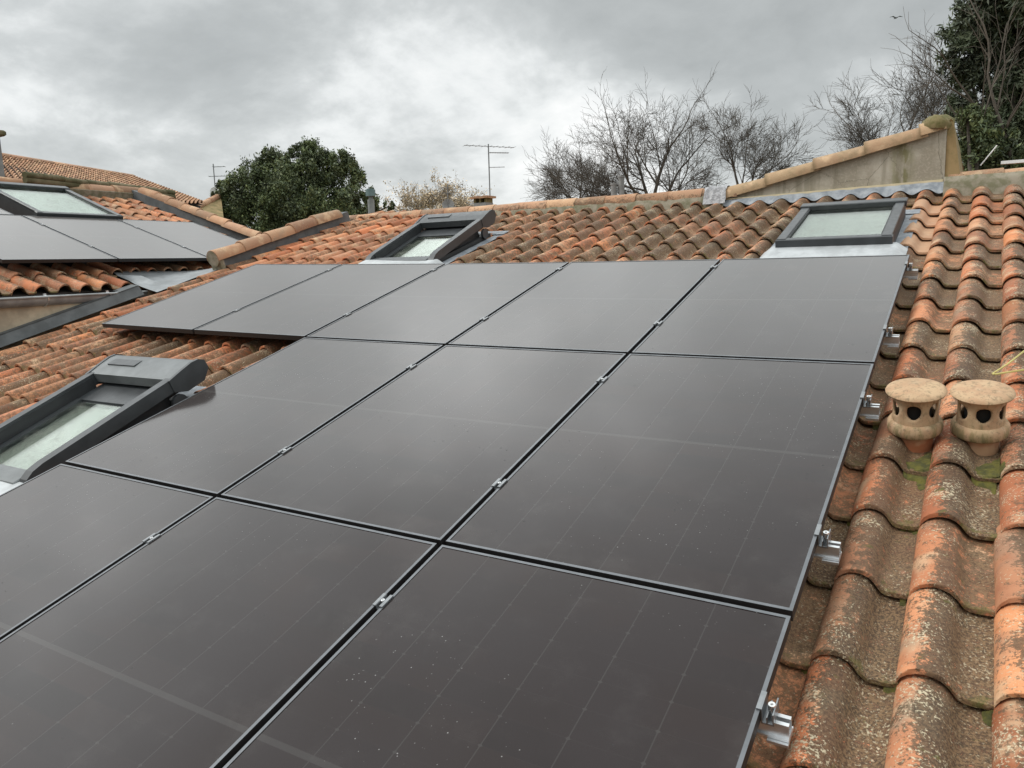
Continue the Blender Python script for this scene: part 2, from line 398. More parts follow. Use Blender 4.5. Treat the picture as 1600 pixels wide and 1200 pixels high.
def leaf_mat(name, a, c, d):
    m, t, b = base(name, .6)
    isl = t.new('ShaderNodeNewGeometry').outputs['Random Per Island']
    oc = t.new('ShaderNodeTexCoord').outputs['Object']; n = t.math('MULTIPLY_ADD', t.step(t.noise(oc, 1.7, 3), .35, .68), .9, .55)
    t.put(b.inputs['Base Color'], t.vmath('SCALE', t.ramp(isl, [(0, a), (.5, c), (1, d)]), scale=n)); return m
M_LEAF = leaf_mat('evergreen_leaf', (.052, .074, .032), (.088, .118, .048), (.165, .190, .075))
M_NEEDLE = leaf_mat('pine_needle', (.038, .052, .028), (.062, .080, .043), (.098, .115, .064))
M_SEED = leaf_mat('dry_seed', (.50, .38, .24), (.62, .49, .33), (.42, .33, .22))

# ------------------------------------------------------------------ roof tile meshes
def tile_profile():
    pts = [(-.107, -.002)]
    cx, rx, rz = -.046, .061, .064
    for i in range(9):
        a = math.pi * (1 - i / 8 * .80) if i else math.pi
        pts.append((cx + rx * math.cos(a), .003 + rz * math.sin(a)))
    x, z = pts[-1]
    pts += [(x + .010, z * .58), (x + .020, z * .25), (x + .032, .002), (.062, 0.), (.088, .000), (.108, .010)]
    return pts
PROF = tile_profile()
GAUGE = .368; TH = .025; TILT = TH / GAUGE
def tile_geo(rng, warp=1.0, lo=False):
    """verts, faces, uvs for one tile: lip at y=0, running up slope"""
    n = len(PROF); rings = []
    if lo: ys = [(-.0, -.015), (0, 0), (.43, 0)]
    else: ys = [(.07, -.012), (.0005, -.0135), (-.0005, -.013), (.0, -.0005), (.0025, .0022), (.016, .0030), (.024, .0003), (.20, 0), (.43, 0)]
    tw = rng.uniform(-.004, .004) * warp; bow = rng.uniform(-.003, .003) * warp
    V = []; UV = []
    for (y, dz) in ys:
        for i, (x, z) in enumerate(PROF):
            j = (rng.uniform(-.0014, .0014) + (rng.uniform(.002, .006) if rng.random() < .05 else 0)) * warp if -.01 < y < .03 else 0
            V.append((x, y + j, z + dz - TILT * y + tw * (x / .1) * (y / .4) + bow * math.sin(y * 8)))
            UV.append((i / (n - 1), max(0, y) / .43))
    F = []
    for r in range(len(ys) - 1):
        for i in range(n - 1): F.append((r * n + i, r * n + i + 1, (r + 1) * n + i + 1, (r + 1) * n + i))
    return V, F, UV
def finish_tile_mesh(name, V, F, UV, ages, mat):
    me = bpy.data.meshes.new(name); me.from_pydata(V, [], F); me.materials.append(mat)
    uvl = me.uv_layers.new(name='UVMap')
    vi = [0] * len(me.loops); me.loops.foreach_get('vertex_index', vi)
    flat = []
    for k in vi: flat += UV[k]
    uvl.data.foreach_set('uv', flat)
    at = me.attributes.new('age', 'FLOAT', 'POINT'); at.data.foreach_set('value', ages)
    for p in me.polygons: p.use_smooth = True
    me.set_sharp_from_angle(angle=R(38)); me.update(); return me
AGES = [-1.0, .08, .35, .6, .85, 1.0]
TILE_MESH = {}
_rng = random.Random(3)
for a in AGES:
    for k in range(4):
        V, F, UV = tile_geo(_rng); TILE_MESH[(a, k)] = finish_tile_mesh('roof_tile', V, F, UV, [a] * len(V), M_TILE)

def barrel_geo(r0, r1, L, th, seg=12, span=1.0):
    """half-round cap tile along +x, thick walled; r0 at x=0 (visible end), r1 at x=L"""
    V = []; UV = []; F = []
    rings = [(.04, r0 - th), (0, r0 - th), (-.002, r0 - th * .5), (0, r0), (.012, r0 + .002), (.03, r0), (L * .5, (r0 + r1) / 2), (L, r1)]
    for x, r in rings:
        for i in range(seg + 1):
            a = math.pi * (.5 + (i / seg - .5) * span)
            V.append((x, -r * math.cos(a), r * math.sin(a))); UV.append((i / seg * .5, x / L))
    for k in range(len(rings) - 1):
        for i in range(seg):
            b = k * (seg + 1) + i; F.append((b, b + 1, b + seg + 2, b + seg + 1))
    return V, F, UV
def barrel_mesh(name, r0, r1, L, th=.014, age=.25, mat=None, span=1.0, seg=12):
    V, F, UV = barrel_geo(r0, r1, L, th, seg, span)
    V = [(x, y, z) for x, y, z in V]
    return finish_tile_mesh(name, V, F, UV, [age] * len(V), mat or M_RIDGE)

# ------------------------------------------------------------------ GROUND
g = MB(); g.grid(lambda a, b: ((a - .5) * 1600, (b - .5) * 1600, GROUND), 8, 8)
tag(g.obj('ground', M_GROUND), kind='structure')

# ------------------------------------------------------------------ MAIN HOUSE
house = thing('tiled_house', 'near house whose terracotta roof carries the large solar array and both clay vents', 'house', T((-2.6, -1.3, GROUND)))
U0, U1, V0, V1 = -6.72, 2.05, -5.75, 2.62
def roofpt(u, v, z): return RF @ Vector((u, v, z + zc(u)))
d = MB()
def deckf(z): return lambda a, b: roofpt(U0 + .02 + (U1 - U0 - .04) * a, V0 + .06 + (V1 - V0 - .1) * b, z)
d.grid(deckf(-.215), 24, 2)
roof = d.obj('roof', M_DECK, house)
wb = MB()
zr = RF @ Vector((0, V1, -.3)); ze = RF @ Vector((0, V0, -.3))
wb.prism([(ze.y + .3, GROUND), (7.2, GROUND), (7.2, ze.z - .05), (zr.y, zr.z - .06), (ze.y + .3, ze.z + .02)], U0 + .12, U1 - .1)
wb.obj('wall', M_CREAM, house)
bk = MB(); bk.add([(U0, 2.62, .52), (U1, 2.62, .52), (U1, 7.4, -.85), (U0, 7.4, -.85)], [(0, 1, 2, 3)])
bk.obj('back_slope', M_TERRA, house)

SKYL = {'mid': (-4.66, -3.83, .22, 1.42), 'right': (-.89, -.145, .34, 1.55), 'left': (-4.42, -3.57, -3.62, -2.44)}
PW, PH1, PH2, PG = 1.134, 1.688, 1.694, .022
def col_u(i): return -(i * PW + i * PG), -((i + 1) * PW + i * PG)   # right, left edge of column i
ROWV = [(0.0, -PH1), (-PH1 - PG, -PH1 - PG - PH2), (-PH1 - PH2 - 2 * PG, -PH1 - 2 * PH2 - 2 * PG)]
def under_panel(u, v, ins):
    if -PH1 + ins < v < -ins and -5 * PW - 4 * PG + ins < u < -ins: return True
    if v <= -PH1 + ins and -3 * PW - 2 * PG + ins < u < -ins: return v > -5.09 + ins
    return False
def crest_u(j, k):
    b = .1345 + (.216 * -j if j < 0 else -.2015 * j); return b - .00193 * k
cands = []
for k in range(-0, 24):
    for j in range(-9, 36):
        uc = crest_u(j, k); v = 2.47 - GAUGE * k - .10 * max(0, math.sin(math.pi * uc / -6.6)) * (1 if uc < 0 else 0)
        if v < V0 or uc < U0 + .03 or uc > U1 - .1: continue
        cu, cv_ = uc + .045, v + .18
        if under_panel(cu, cv_, .62) and under_panel(cu, v - .02, .55): continue
        skip = False
        for nm, (a, b_, c, d_) in SKYL.items():
            if a - .06 < cu < b_ + .06 and c - .06 < cv_ < d_ + .02: skip = True
        if skip: continue
        if k == 0 and -1.98 < cu < .10: continue
        cands.append((uc, v, cu, cv_, j, k))
def age_for(u, v):
    n = mnoise.noise(Vector((u * 1.3, v * 1.3, 2.0)))
    if u > -.16 and u < .10 and .45 < v < 1.9: return -1.0
    if u > -.1: a = .93 if v < .4 else .72
    elif u < -4.75 and v > -.4: a = .40
    elif v > 0: a = .62 + .09 * (u + 5)
    else: a = .70
    if u < -6.4 and v < .3: a = .6
    return max(0, min(1, a + n * .25 + random.uniform(-.22, .2)))
def nearest_age(a): return min(AGES, key=lambda q: abs(q - a))
vis, rest = [], []
for c in cands:
    uc, v, cu, cv_, j, k = c
    P = roofpt(cu, cv_, -.12); px, py, dep = project(P)
    inf = -60 < px < 1660 and 200 < py < 1300 and not under_panel(cu, cv_, .3)
    (vis if inf else rest).append((dep if inf else dep + 100, c))
vis.sort(); 
single = vis[:300]; rest = vis[300:] + rest
def tile_matrix(c, rng):
    uc, v, cu, cv_, j, k = c
    sl = 2 * SAG * uc
    return RF @ T((uc + .046 + rng.uniform(-.004, .004), v + rng.uniform(-.006, .006), -.100 - .0675 + zc(uc) + rng.uniform(0, .003))) @ \
        Matrix.Rotation(-math.atan(sl), 4, 'Y') @ Matrix.Rotation(R(rng.uniform(-.7, .7)), 4, 'Z') @ Matrix.Rotation(R(rng.uniform(-.5, .5)), 4, 'Y') @ Matrix.Diagonal((1.075 if j < 0 else 1.0, 1, 1, 1))
rt = random.Random(21)
for dep, c in single:
    me = TILE_MESH[(nearest_age(age_for(c[0], c[1])), rt.randrange(4))]
    link(bpy.data.objects.new('roof_tile', me), roof, tile_matrix(c, rt))
V, F, UV, AG = [], [], [], []
for dep, c in rest:
    v_, f_, u_ = tile_geo(rt); mt = tile_matrix(c, rt); b_ = len(V)
    V += [tuple(mt @ Vector(q)) for q in v_]; F += [tuple(i + b_ for i in f) for f in f_]; UV += u_; AG += [age_for(c[0], c[1])] * len(v_)
o = link(bpy.data.objects.new('further_tiles', finish_tile_mesh('further_tiles', V, F, UV, AG, M_TILE)), roof); tag(o, kind='stuff')

# ridge: mortar bed and half-round cap tiles
mo = MB()
def mortar(a, b):
    x = -6.98 + (5.16) * a; prof = [(2.36, .47), (2.385, .545), (2.40, .60), (2.44, .645), (2.50, .65)]
    y, z = prof[round(b * 4)]
    return (x, y + .012 * mnoise.noise(Vector((x * 5, b * 3, 0))), z + .012 * mnoise.noise(Vector((x * 7, b * 2, 4))))
mo.grid(mortar, 60, 4); mo.obj('ridge_mortar', M_MORTAR, roof, smooth=60)
mo = MB()
def mortar2(a, b):
    x = .06 + 2.0 * a; prof = [(2.36, .45), (2.385, .53), (2.40, .585), (2.43, .64), (2.50, .645)]
    y, z = prof[round(b * 4)]
    return (x, y + .014 * mnoise.noise(Vector((x * 5, b * 3, 9))), z + .014 * mnoise.noise(Vector((x * 7, b * 2, 4))))
mo.grid(mortar2, 26, 4); mo.obj('ridge_mortar', M_MORTAR, roof, smooth=60)
RM = barrel_mesh('ridge_tile', .096, .084, .40, span=1.05, age=.62)
x = -7.0
rr = random.Random(5)
while x < -2.0:
    link(bpy.data.objects.new('ridge_tile', RM), roof, T((x + .36, 2.50, .603 + rr.uniform(-.003, .004))) @ Matrix.Rotation(math.pi, 4, 'Z') @ Matrix.Rotation(R(-1.2 + rr.uniform(-.6, .6)), 4, 'Y') @ Matrix.Rotation(R(rr.uniform(-3, 3)), 4, 'X'))
    x += .353
x = .12
while x < 2.0:
    link(bpy.data.objects.new('ridge_tile', RM), roof, T((x + .37, 2.52, .594 + rr.uniform(-.003, .004))) @ Matrix.Rotation(math.pi, 4, 'Z') @ Matrix.Rotation(R(rr.uniform(-1, 1)), 4, 'Y') @ Matrix.Rotation(R(rr.uniform(-3, 3)), 4, 'X'))
    x += .37
# left verge: cap tiles over a lead upstand, lower end stopped with mortar
VM = barrel_mesh('verge_tile', .095, .082, .45, span=1.1, age=.6)
for i in range(5):
    v = .17 + .385 * i
    link(bpy.data.objects.new('verge_tile', VM), roof, RF @ T((-6.60, v, .035 + zc(6.6) - .04 + rr.uniform(-.003, .003))) @ Matrix.Rotation(math.pi / 2, 4, 'Z') @ Matrix.Rotation(R(rr.uniform(-1, 1) + 1.5), 4, 'Y'))
e = MB(); e.lathe([(0.0001, 0), (.086, 0), (.086, .02), (.0001, .02)], 20, RF @ T((-6.60, .19, .0)) @ T((0, 0, zc(6.6))) @ Matrix.Rotation(R(90), 4, 'X'))
e.box(-6.68, -6.52, .19, .24, -.16, .03, RF @ T((0, 0, zc(6.6)))); e.obj('verge_stop', M_MORTAR, roof)
fl = MB(); fl.box(-6.66, -6.545, .2, 2.3, -.2, -.02 + .02, RF @ T((0, 0, zc(6.6)))); fl.obj('verge_upstand', M_RUBBER, roof)

# ------------------------------------------------------------------ skylights (parts of the house)
def rail_prism(mb, x0, x1, prof, m): mb.prism(prof, x0, x1, m)
def plain_skylight(parent, F4, x0, x1, y0, y1, zb, zt, label, blind):
    """flat roof window in local frame F4; z rises from zb at the foot to zt at the head"""
    ang = math.atan2(zt - zb, y1 - y0); L = math.hypot(zt - zb, y1 - y0)
    m = F4 @ T((x0, y0, zb)) @ Matrix.Rotation(ang, 4, 'X'); W = x1 - x0
    bs = MB(); fw = .064
    bs.box(0, W, 0, .05, -.16, -.012, m); bs.box(0, W, L - .05, L, -.16, -.012, m); bs.box(0, .05, .05, L - .05, -.16, -.012, m); bs.box(W - .05, W, .05, L - .05, -.16, -.012, m)
    root = bs.obj('skylight', M_SKY_D, parent); tag(root, label)
    for xa in (0, W - fw):
        fr = MB(); fr.box(xa, xa + fw, -.01, L, -.01, .012, m, .004); fr.obj('side_rail', M_SKY_F, root)
    fr = MB(); fr.box(-.012, W + .012, L - .07, L + .03, -.02, .026, m, .006); fr.obj('head_cover', M_SKY_F, root)
    fr = MB(); fr.box(-.006, W + .006, -.022, .032, -.062, .006, m, .005); fr.obj('bottom_rail', M_SKY_F, root)
    gl = MB(); gl.box(fw, W - fw, .035, L - .10, -.016, -.010, m); gl.obj('pane', M_WGLASS, root)
    bl = MB(); bl.box(fw - .01, W - fw + .01, .03, L - .09, -.050, -.045, m); bl.obj('blind', blind, root)
    gk = MB(); gk.box(fw, fw + .008, .035, L - .10, -.010, .004, m); gk.box(W - fw - .008, W - fw, .035, L - .10, -.010, .004, m); gk.box(fw, W - fw, .035, .043, -.0095, .0035, m)
    gk.obj('gasket', M_SKY_D, root)
    return root
def shutter_skylight(parent, F4, x0, x1, y0, y1, zb, zt, label, blind, hood):
    ang = math.atan2(zt - zb, y1 - y0); L = math.hypot(zt - zb, y1 - y0)
    m = F4 @ T((x0, y0, zb)) @ Matrix.Rotation(ang, 4, 'X'); W = x1 - x0
    m0 = F4 @ T((x0, y0, zb))
    bs = MB(); L0 = y1 - y0
    bs.box(.02, .09, .02, L0, -.18, -.045, m0); bs.box(W - .09, W - .02, .02, L0, -.18, -.045, m0); bs.box(.09, W - .09, .02, .09, -.18, -.045, m0); bs.box(.09, W - .09, L0 - .07, L0, -.18, -.045, m0)
    root = bs.obj('skylight', M_SKY_D, parent); tag(root, label)
    def side(xa, xb):
        s = MB(); pr = [(-.02, -.045), (.015, -.012), (.06, .008), (.12, .016), (L - .12, .016), (L - .12, -.06), (.10, -.06), (.0, -.058)]
        s.prism(pr, xa, xb, m); return s
    side(0, .062).obj('side_rail', M_SKY_F, root); side(W - .062, W).obj('side_rail', M_SKY_F, root)
    for xa in (.062, W - .068):
        s = MB(); s.box(xa, xa + .006, .10, L - .16, -.16, .0, m); s.obj('rail_cheek', M_SKY_D, root)
    hd = MB(); pr = []
    for i in range(9):
        a = math.pi * (1 - i / 8 * .78); pr.append((L + .02 + .145 * math.cos(a) * .92, -.02 + .062 * math.sin(a)))
    pr = [(L - .135, -.045), (L - .135, .014), (L - .05, .027), (L + .03, .034), (L + .075, .028), (L + .105, .008), (L + .11, -.04), (L + .06, -.085), (L - .06, -.085)]
    hd.prism(pr, .016, W - .016, m); hd.obj('shutter_box', hood, root, smooth=50)
    def cap(xa, xb):
        c = MB(); pc = [(L - .15, -.06), (L - .15, .017), (L - .05, .031), (L + .03, .039), (L + .08, .033), (L + .115, .010), (L + .12, -.045), (L + .06, -.10), (L - .07, -.10)]
        c.prism(pc, xa, xb, m); return c
    cap(-.006, .0155).obj('end_cap', M_SKY_F, root); cap(W - .0155, W + .006).obj('end_cap', M_SKY_F, root)
    pv = MB(); pv.box(.10, W * .45, L - .045, L + .020, .0290, .0355, m); pv.obj('solar_strip', M_SKY_F, root)
    br = MB(); br.box(.062, W - .062, -.025, .045, -.04, -.012, m, .006); br.box(.062, W - .062, .045, .09, -.045, -.022, m); br.obj('bottom_rail', hood, root)
    sl = MB(); sl.box(.068, W - .068, L - .30, L - .02, -.105, -.070, m); sl.box(.068, W - .068, L - .33, L - .30, -.105, -.085, m); sl.obj('sash_top', M_SKY_F, root)
    for xa in (.068, W - .115):
        ra = MB(); ra.box(xa, xa + .047, .09, L - .30, -.110, -.066, m); ra.obj('sash_side', M_SKY_F, root)
    gl = MB(); gl.box(.115, W - .115, .075, L - .32, -.080, -.075, m); gl.obj('pane', M_WGLASS, root)
    bl = MB(); bl.box(.10, W - .10, .06, L - .30, -.100, -.095, m); bl.obj('blind', blind, root)
    kn = MB(); kn.tube(m @ Vector((W - .02, L - .14, -.135)), m @ Vector((W + .004, L - .14, -.135)), .05, n=20); kn.obj('hinge_cover', M_SKY_F, root)
    return root
def fr_at(u): return RF @ T((0, 0, zc(u)))
shutter_skylight(house, fr_at(-4.2), -4.66, -3.84, .33, 1.36, -.045, .085, 'skylight with rounded shutter box just below the ridge, reached by bright orange tiles', M_BLINDD, M_SKY_F)
plain_skylight(house, fr_at(-.5), -.89, -.145, .50, 1.47, -.012, .0, 'plain dark framed skylight under the plastered gable wall', M_BLINDD)
shutter_skylight(house, fr_at(-3.9), -4.42, -3.585, -3.56, -2.50, -.045, .085, 'largest nearest skylight with shutter box and white blind, left of the big array', M_BLIND, M_SKY_L)
# lead aprons and side flashings
def apron(u0, u1, v0, v1, hump=True):
    a = MB()
    def f(s, t_):
        u = u0 + (u1 - u0) * s; v = v0 + (v1 - v0) * t_
        z = -.092 + .030 * t_ + (.012 * math.sin(t_ * math.pi)) - (.05 * max(0, abs(s - .5) * 2 - .86) / .14)
        return roofpt(u, v, z)
    a.grid(f, 40, 6); return a
apron(-4.72, -3.74, .13, .36).obj('lead_apron', M_LEAD, house, smooth=50)
apron(-.99, -.05, .17, .53).obj('lead_apron', M_LEAD, house, smooth=50)
apron(-4.5, -3.40, -3.86, -3.53).obj('lead_apron', M_LEAD, house, smooth=50)
def side_flash(u0, u1, v0, v1):
    s = MB(); s.grid(lambda a, b: roofpt(u0 + (u1 - u0) * a, v0 + (v1 - v0) * b, -.105), 2, 2); return s
for nm, (a, b_, c, dd) in SKYL.items():
    s = MB()
    s.grid(lambda p, q: roofpt(a - .09 + .10 * p, c + .1 + (dd - c) * q, -.118), 2, 2)
    s.grid(lambda p, q: roofpt(b_ - .01 + .10 * p, c + .1 + (dd - c) * q, -.118), 2, 2)
    s.grid(lambda p, q: roofpt(a - .09 + (b_ - a + .18) * p, dd - .02 + .14 * q, -.110), 8, 2)
    s.obj('side_flashing', M_LEADD, house)
# small white opened sash peeping over the right-hand ridge
ws = MB(); ws.tube((.318, 2.80, .745), (.433, 2.80, .905), .006, n=6); ws.box(.470, 1.2, 2.78, 2.84, .742, .768)
o = ws.obj('opened_sash', M_WHITE, house); tag(o, 'thin white edge of an opened roof window behind the right-hand ridge')

# gable of the house behind: plaster triangle, cap tiles, batten and lead
gab = thing('gabled_house', 'house behind the right side with plastered triangular gable wall and mossy cap tiles', 'house', T((-.9, 4.8, GROUND)))
gw = MB()
def gtop(x): return .618 + (x + 1.95) * .2435
pts = [(-2.0, -.2), (.06, -.2), (.06, gtop(.06)), (-1.9, gtop(-1.9) - .02)]
gw.add([(x, 2.455, z) for x, z in pts] + [(x, 2.70, z) for x, z in pts], [(0, 1, 2, 3), (7, 6, 5, 4), (0, 4, 5, 1), (1, 5, 6, 2), (2, 6, 7, 3), (3, 7, 4, 0)])
gw.obj('gable_wall', M_PLASTER, gab)
gr = MB(); gr.add([(-2.0, 2.71, gtop(-2.0) - .06), (.1, 2.71, gtop(.1) - .03), (.1, 7.1, gtop(.1) - .03), (-2.0, 7.1, gtop(-2.0) - .06)], [(0, 1, 2, 3)]); gr.obj('roof', M_TERRA, gab)
gb = MB(); gb.box(-1.98, .05, 2.72, 7.1, GROUND, .45); gb.obj('wall', M_CREAM, gab)
for i in range(9):
    c = MB(); y0 = 2.46 + i * .26
    pr = [(.062, -.1), (.062, 1.10), (.085, 1.12), (.105, 1.10), (.30, -.1)]
    vs = [(a, y0 + (.012 if k % 2 else 0), z) for k, (a, z) in enumerate(pr)] + [(a, y0 + .25, z) for a, z in pr]
    n = len(pr); c.add(vs, [tuple(range(n)), tuple(range(n, 2 * n))[::-1]] + [(k, n + k, n + (k + 1) % n, (k + 1) % n) for k in range(n)])
    c.obj('cladding_board', M_OCHRE, gab)
GM = barrel_mesh('cap_tile', .100, .084, .50, age=.55, span=1.12, mat=M_BUFF)
ga = math.atan(.2435)
for i in range(5):
    x = -1.86 + i * .43
    mt = T((x, 2.50, gtop(x) - .050)) @ Matrix.Rotation(-ga, 4, 'Y') @ Matrix.Rotation(R(1.6 + rr.uniform(-.5, .5)), 4, 'Y') @ Matrix.Rotation(R(rr.uniform(-4, 4)), 4, 'X')
    if i == 4: mt = mt @ Matrix.Diagonal((.40, 1, 1, 1))
    link(bpy.data.objects.new('cap_tile', GM), gab, mt)
pk = MB()
for k in range(11): pass
pk.lathe([(.001, .105), (.075, .092), (.12, .050), (.138, -.005), (.13, -.06)], 16, T((-.015, 2.58, gtop(0) - .0)) @ Matrix.Diagonal((.95, 1.5, .8, 1)))
M_MOSSC = simple('mossy_clay', (.105, .098, .03), .95, 0, .4, 16, (.20, .155, .075), bmp=1.0)
pk.v = [(x_ + .03 * mnoise.noise(Vector((x_ * 12, y_ * 12, z_ * 12))), y_, z_ + .03 * mnoise.noise(Vector((x_ * 14, y_ * 14, z_ * 14 + 5)))) for x_, y_, z_ in pk.v]
pk.obj('peak_tile', M_MOSSC, gab, smooth=60)
bt = MB(); bt.add([(-1.86, 2.43, .552), (.055, 2.43, .592), (.055, 2.43, .622), (-1.86, 2.43, .580), (-1.86, 2.452, .552), (.055, 2.452, .592), (.055, 2.452, .622), (-1.86, 2.452, .580)],
                  [(0, 1, 2, 3), (3, 2, 6, 7), (1, 5, 6, 2), (0, 3, 7, 4), (0, 4, 5, 1), (4, 7, 6, 5)])
bt.obj('batten', M_WOOD, gab)
lf = MB()
def leadf(a, b):
    u = -1.98 + 2.06 * a; y = 2.430 - .055 * b
    crest = .5 + .5 * math.cos((u - .1345) / .2015 * 2 * math.pi)
    z = (.568 + .035 * a) * (1 - b) + b * (.546 - .045 * (1 - crest)) + .010 * mnoise.noise(Vector((u * 11, b * 3, 1)))
    return (u, y, z)
lf.grid(leadf, 120, 6); lf.obj('lead_flashing', M_LEADD, gab, smooth=60)
# crumpled plastic wrapped round the ridge end
bgm = MB()
def bagf(a, b):
    x = -2.02 + .22 * a; ang = math.pi * (1.08 - 1.0 * b) ; r = .115 + .016 * mnoise.noise(Vector((a * 5, b * 6, 3))) + .006 * mnoise.noise(Vector((a * 14, b * 15, 7)))
    if b < .25: return (x + .012 * mnoise.noise(Vector((a * 3, b * 9, 1))), 2.385 - .03 * (1 - b * 4) + .012 * mnoise.noise(Vector((a * 9, b * 9, 5))), .535 + b * .30)
    return (x + .014 * mnoise.noise(Vector((a * 3, b * 9, 1))), 2.50 + r * math.cos(ang), .600 + r * math.sin(ang))
bgm.grid(bagf, 16, 24)
tag(bgm.obj('plastic_wrap', M_WRAP, None, smooth=70), 'crumpled grey plastic sheet wrapped round the ridge end beside the gable wall', 'plastic sheet')

# ------------------------------------------------------------------ LEFT HOUSE
lh = thing('neighbouring_house', 'neighbouring house on the left with zinc gutter, small solar array and one skylight', 'house', T((-9.5, -1.5, GROUND)))
def lp(e, dn, z): return LF @ Vector((e, -dn, z))
dk = MB(); dk.add([lp(-6, -3.72, -.20), lp(2.95, -3.72, -.20), lp(2.95, .0, -.20), lp(-.0, .0, -.20), lp(-.0, .44, -.20), lp(-6, .44, -.20)], [(0, 5, 4, 3, 2, 1)])
lroof = dk.obj('roof', M_DECK, lh)
dk = MB(); t0, t1 = lp(-6, -3.72, -.2), lp(2.95, -3.72, -.2)
dk.add([t0, t1, t1 + Vector((-3.9, .2, -1.2)), t0 + Vector((-3.9, .2, -1.2))], [(0, 1, 2, 3)]); dk.obj('back_slope', M_TERRA, lh)
wl = MB()
a0, a1 = lp(-6, .30, -.30), lp(2.85, -.1, -.30)
q = [lp(-6, .28, -.24), lp(-.02, .28, -.24), lp(-.02, -.06, -.24), lp(2.85, -.06, -.24), lp(2.85, -3.6, -.24), lp(-6, -3.6, -.24)]
qb = [Vector((p_.x, p_.y, GROUND)) for p_ in q]; n = len(q)
wl.add(q + qb, [tuple(range(n))] + [(i, n + i, n + (i + 1) % n, (i + 1) % n) for i in range(n)]); wl.obj('wall', M_CREAM, lh)
rl = random.Random(9)
lc = []
for k in range(0, 13):
    for j in range(-26, 16):
        e_ = .02 + .2095 * j
        dlip = (.42 if e_ < .02 else -.03) - GAUGE * k
        if dlip < -3.62 or e_ > 2.82 or e_ < -5.5: continue
        ce, cd2 = e_ + .046, dlip - .18
        if -1.0 < ce < 2.25 and -1.55 < cd2 < -.35: continue
        if .19 < ce < 1.33 and -2.92 < cd2 < -1.5: continue
        if ce < 0.0 and -3.4 < cd2 < -1.9 and ce > -1.1: continue
        lc.append((e_, dlip))
def lmat(c): return LF @ T((c[0] + .046 + rl.uniform(-.005, .005), -c[1] + rl.uniform(-.008, .008), -.182 + rl.uniform(0, .003))) @ Matrix.Rotation(R(rl.uniform(-1, 1)), 4, 'Z') @ Matrix.Rotation(R(rl.uniform(-.6, .6)), 4, 'Y')
lvis, lrest = [], []
for c in lc:
    px, py, dep = project(LF @ Vector((c[0] + .04, -c[1] + .15, -.12)))
    (lvis if -40 < px < 420 and 250 < py < 500 else lrest).append((dep, c))
lvis.sort(); lrest += lvis[300:]; lvis = lvis[:300]
for dep, c in lvis:
    a = .75 + rl.uniform(-.25, .2) if c[1] < -1.7 else .85
    link(bpy.data.objects.new('roof_tile', TILE_MESH[(nearest_age(a), rl.randrange(4))]), lroof, lmat(c))
V, F, UV, AG = [], [], [], []
for dep, c in lrest:
    v_, f_, u_ = tile_geo(rl); mt = lmat(c); b_ = len(V)
    V += [tuple(mt @ Vector(q_)) for q_ in v_]; F += [tuple(i + b_ for i in f) for f in f_]; UV += u_; AG += [.7] * len(v_)
tag(link(bpy.data.objects.new('further_tiles', finish_tile_mesh('further_tiles', V, F, UV, AG, M_TILE)), lroof), kind='stuff')
LRM = barrel_mesh('ridge_tile', .098, .088, .46, age=.1, span=1.05)
e_ = 2.98
while e_ > -5.5:
    link(bpy.data.objects.new('ridge_tile', LRM), lroof, LF @ T((e_ - .45, 3.74, -.085 + rl.uniform(-.004, .004))) @ Matrix.Rotation(-0.0, 4, 'Z') @ Matrix.Rotation(R(rl.uniform(-1, 1)), 4, 'Y')); e_ -= .42
mo = MB(); mo.box(-5.5, 2.95, 3.62, 3.80, -.2, -.06, LF); mo.obj('ridge_mortar', M_MORTAR, lroof)
for i in range(10):
    dd = -.62 - i * .32 + .32
    link(bpy.data.objects.new('verge_tile', barrel_mesh('verge_tile', .088, .078, .38, age=.1, span=1.05) if i == 0 else VT), lroof,
         LF @ T((2.90 - .012 * (9 - i) , -dd, -.01 + rl.uniform(-.003, .003))) @ Matrix.Rotation(math.pi / 2, 4, 'Z') @ Matrix.Rotation(R(1.2), 4, 'Y'))
    if i == 0: VT = lroof.children[-1].data
up_ = MB(); up_.box(2.80, 2.93, .3, 3.7, -.2, -.02, LF); up_.obj('verge_upstand', M_RUBBER, lroof)
# gutter
gu = MB(); prof = []
for i in range(9):
    a = math.pi * (1 + i / 8); prof.append((.080 * math.cos(a), .080 * math.sin(a)))
GD, GZ = .47, -.205
def gpt(e, a, b): return lp(e, GD - .0 + 0, GZ) + LSd * a + Vector((0, 0, b + .004 * e * 0))
ne = 14; es = [-5.8 + (5.75) * i / ne for i in range(ne + 1)]
vs = []; fs = []
for e in es:
    for (a, b) in prof: vs.append(gpt(e, a, b))
for i in range(ne):
    for k in range(8): b0 = i * 9 + k; fs.append((b0, b0 + 1, b0 + 10, b0 + 9))
gu.add(vs, fs); gu.add([gpt(es[-1], a, b) for a, b in prof], [tuple(range(9))])
for e0, e1 in zip(es, es[1:]): gu.tube(gpt(e0, .082, .002), gpt(e1, .082, .002), .011, n=8, cap=False)
gut = gu.obj('gutter', M_GUT, lh, smooth=60)
for e in (-.45, -1.05, -1.65, -2.3):
    b = MB(); pr2 = [gpt(e, .085 * math.cos(math.pi * (1 + i / 8)), .085 * math.sin(math.pi * (1 + i / 8))) for i in range(9)]
    for a_, c_ in zip(pr2, pr2[1:]): b.tube(a_, c_, .006, n=5)
    b.box(-.006, .006, -.012, .012, -.0, .03, T(gpt(e, .03, .0)) ); b.tube(gpt(e, -.06, .0), gpt(e, .06, .012), .006, n=6)
    b.obj('bracket', M_ALU, gut)
fa = MB(); fa.add([lp(-6, .30, -.42), lp(-.1, .30, -.42), lp(-.1, .30, -.21), lp(-6, .30, -.21)], [(0, 1, 2, 3)]); fa.obj('fascia', M_CREAM, lh)
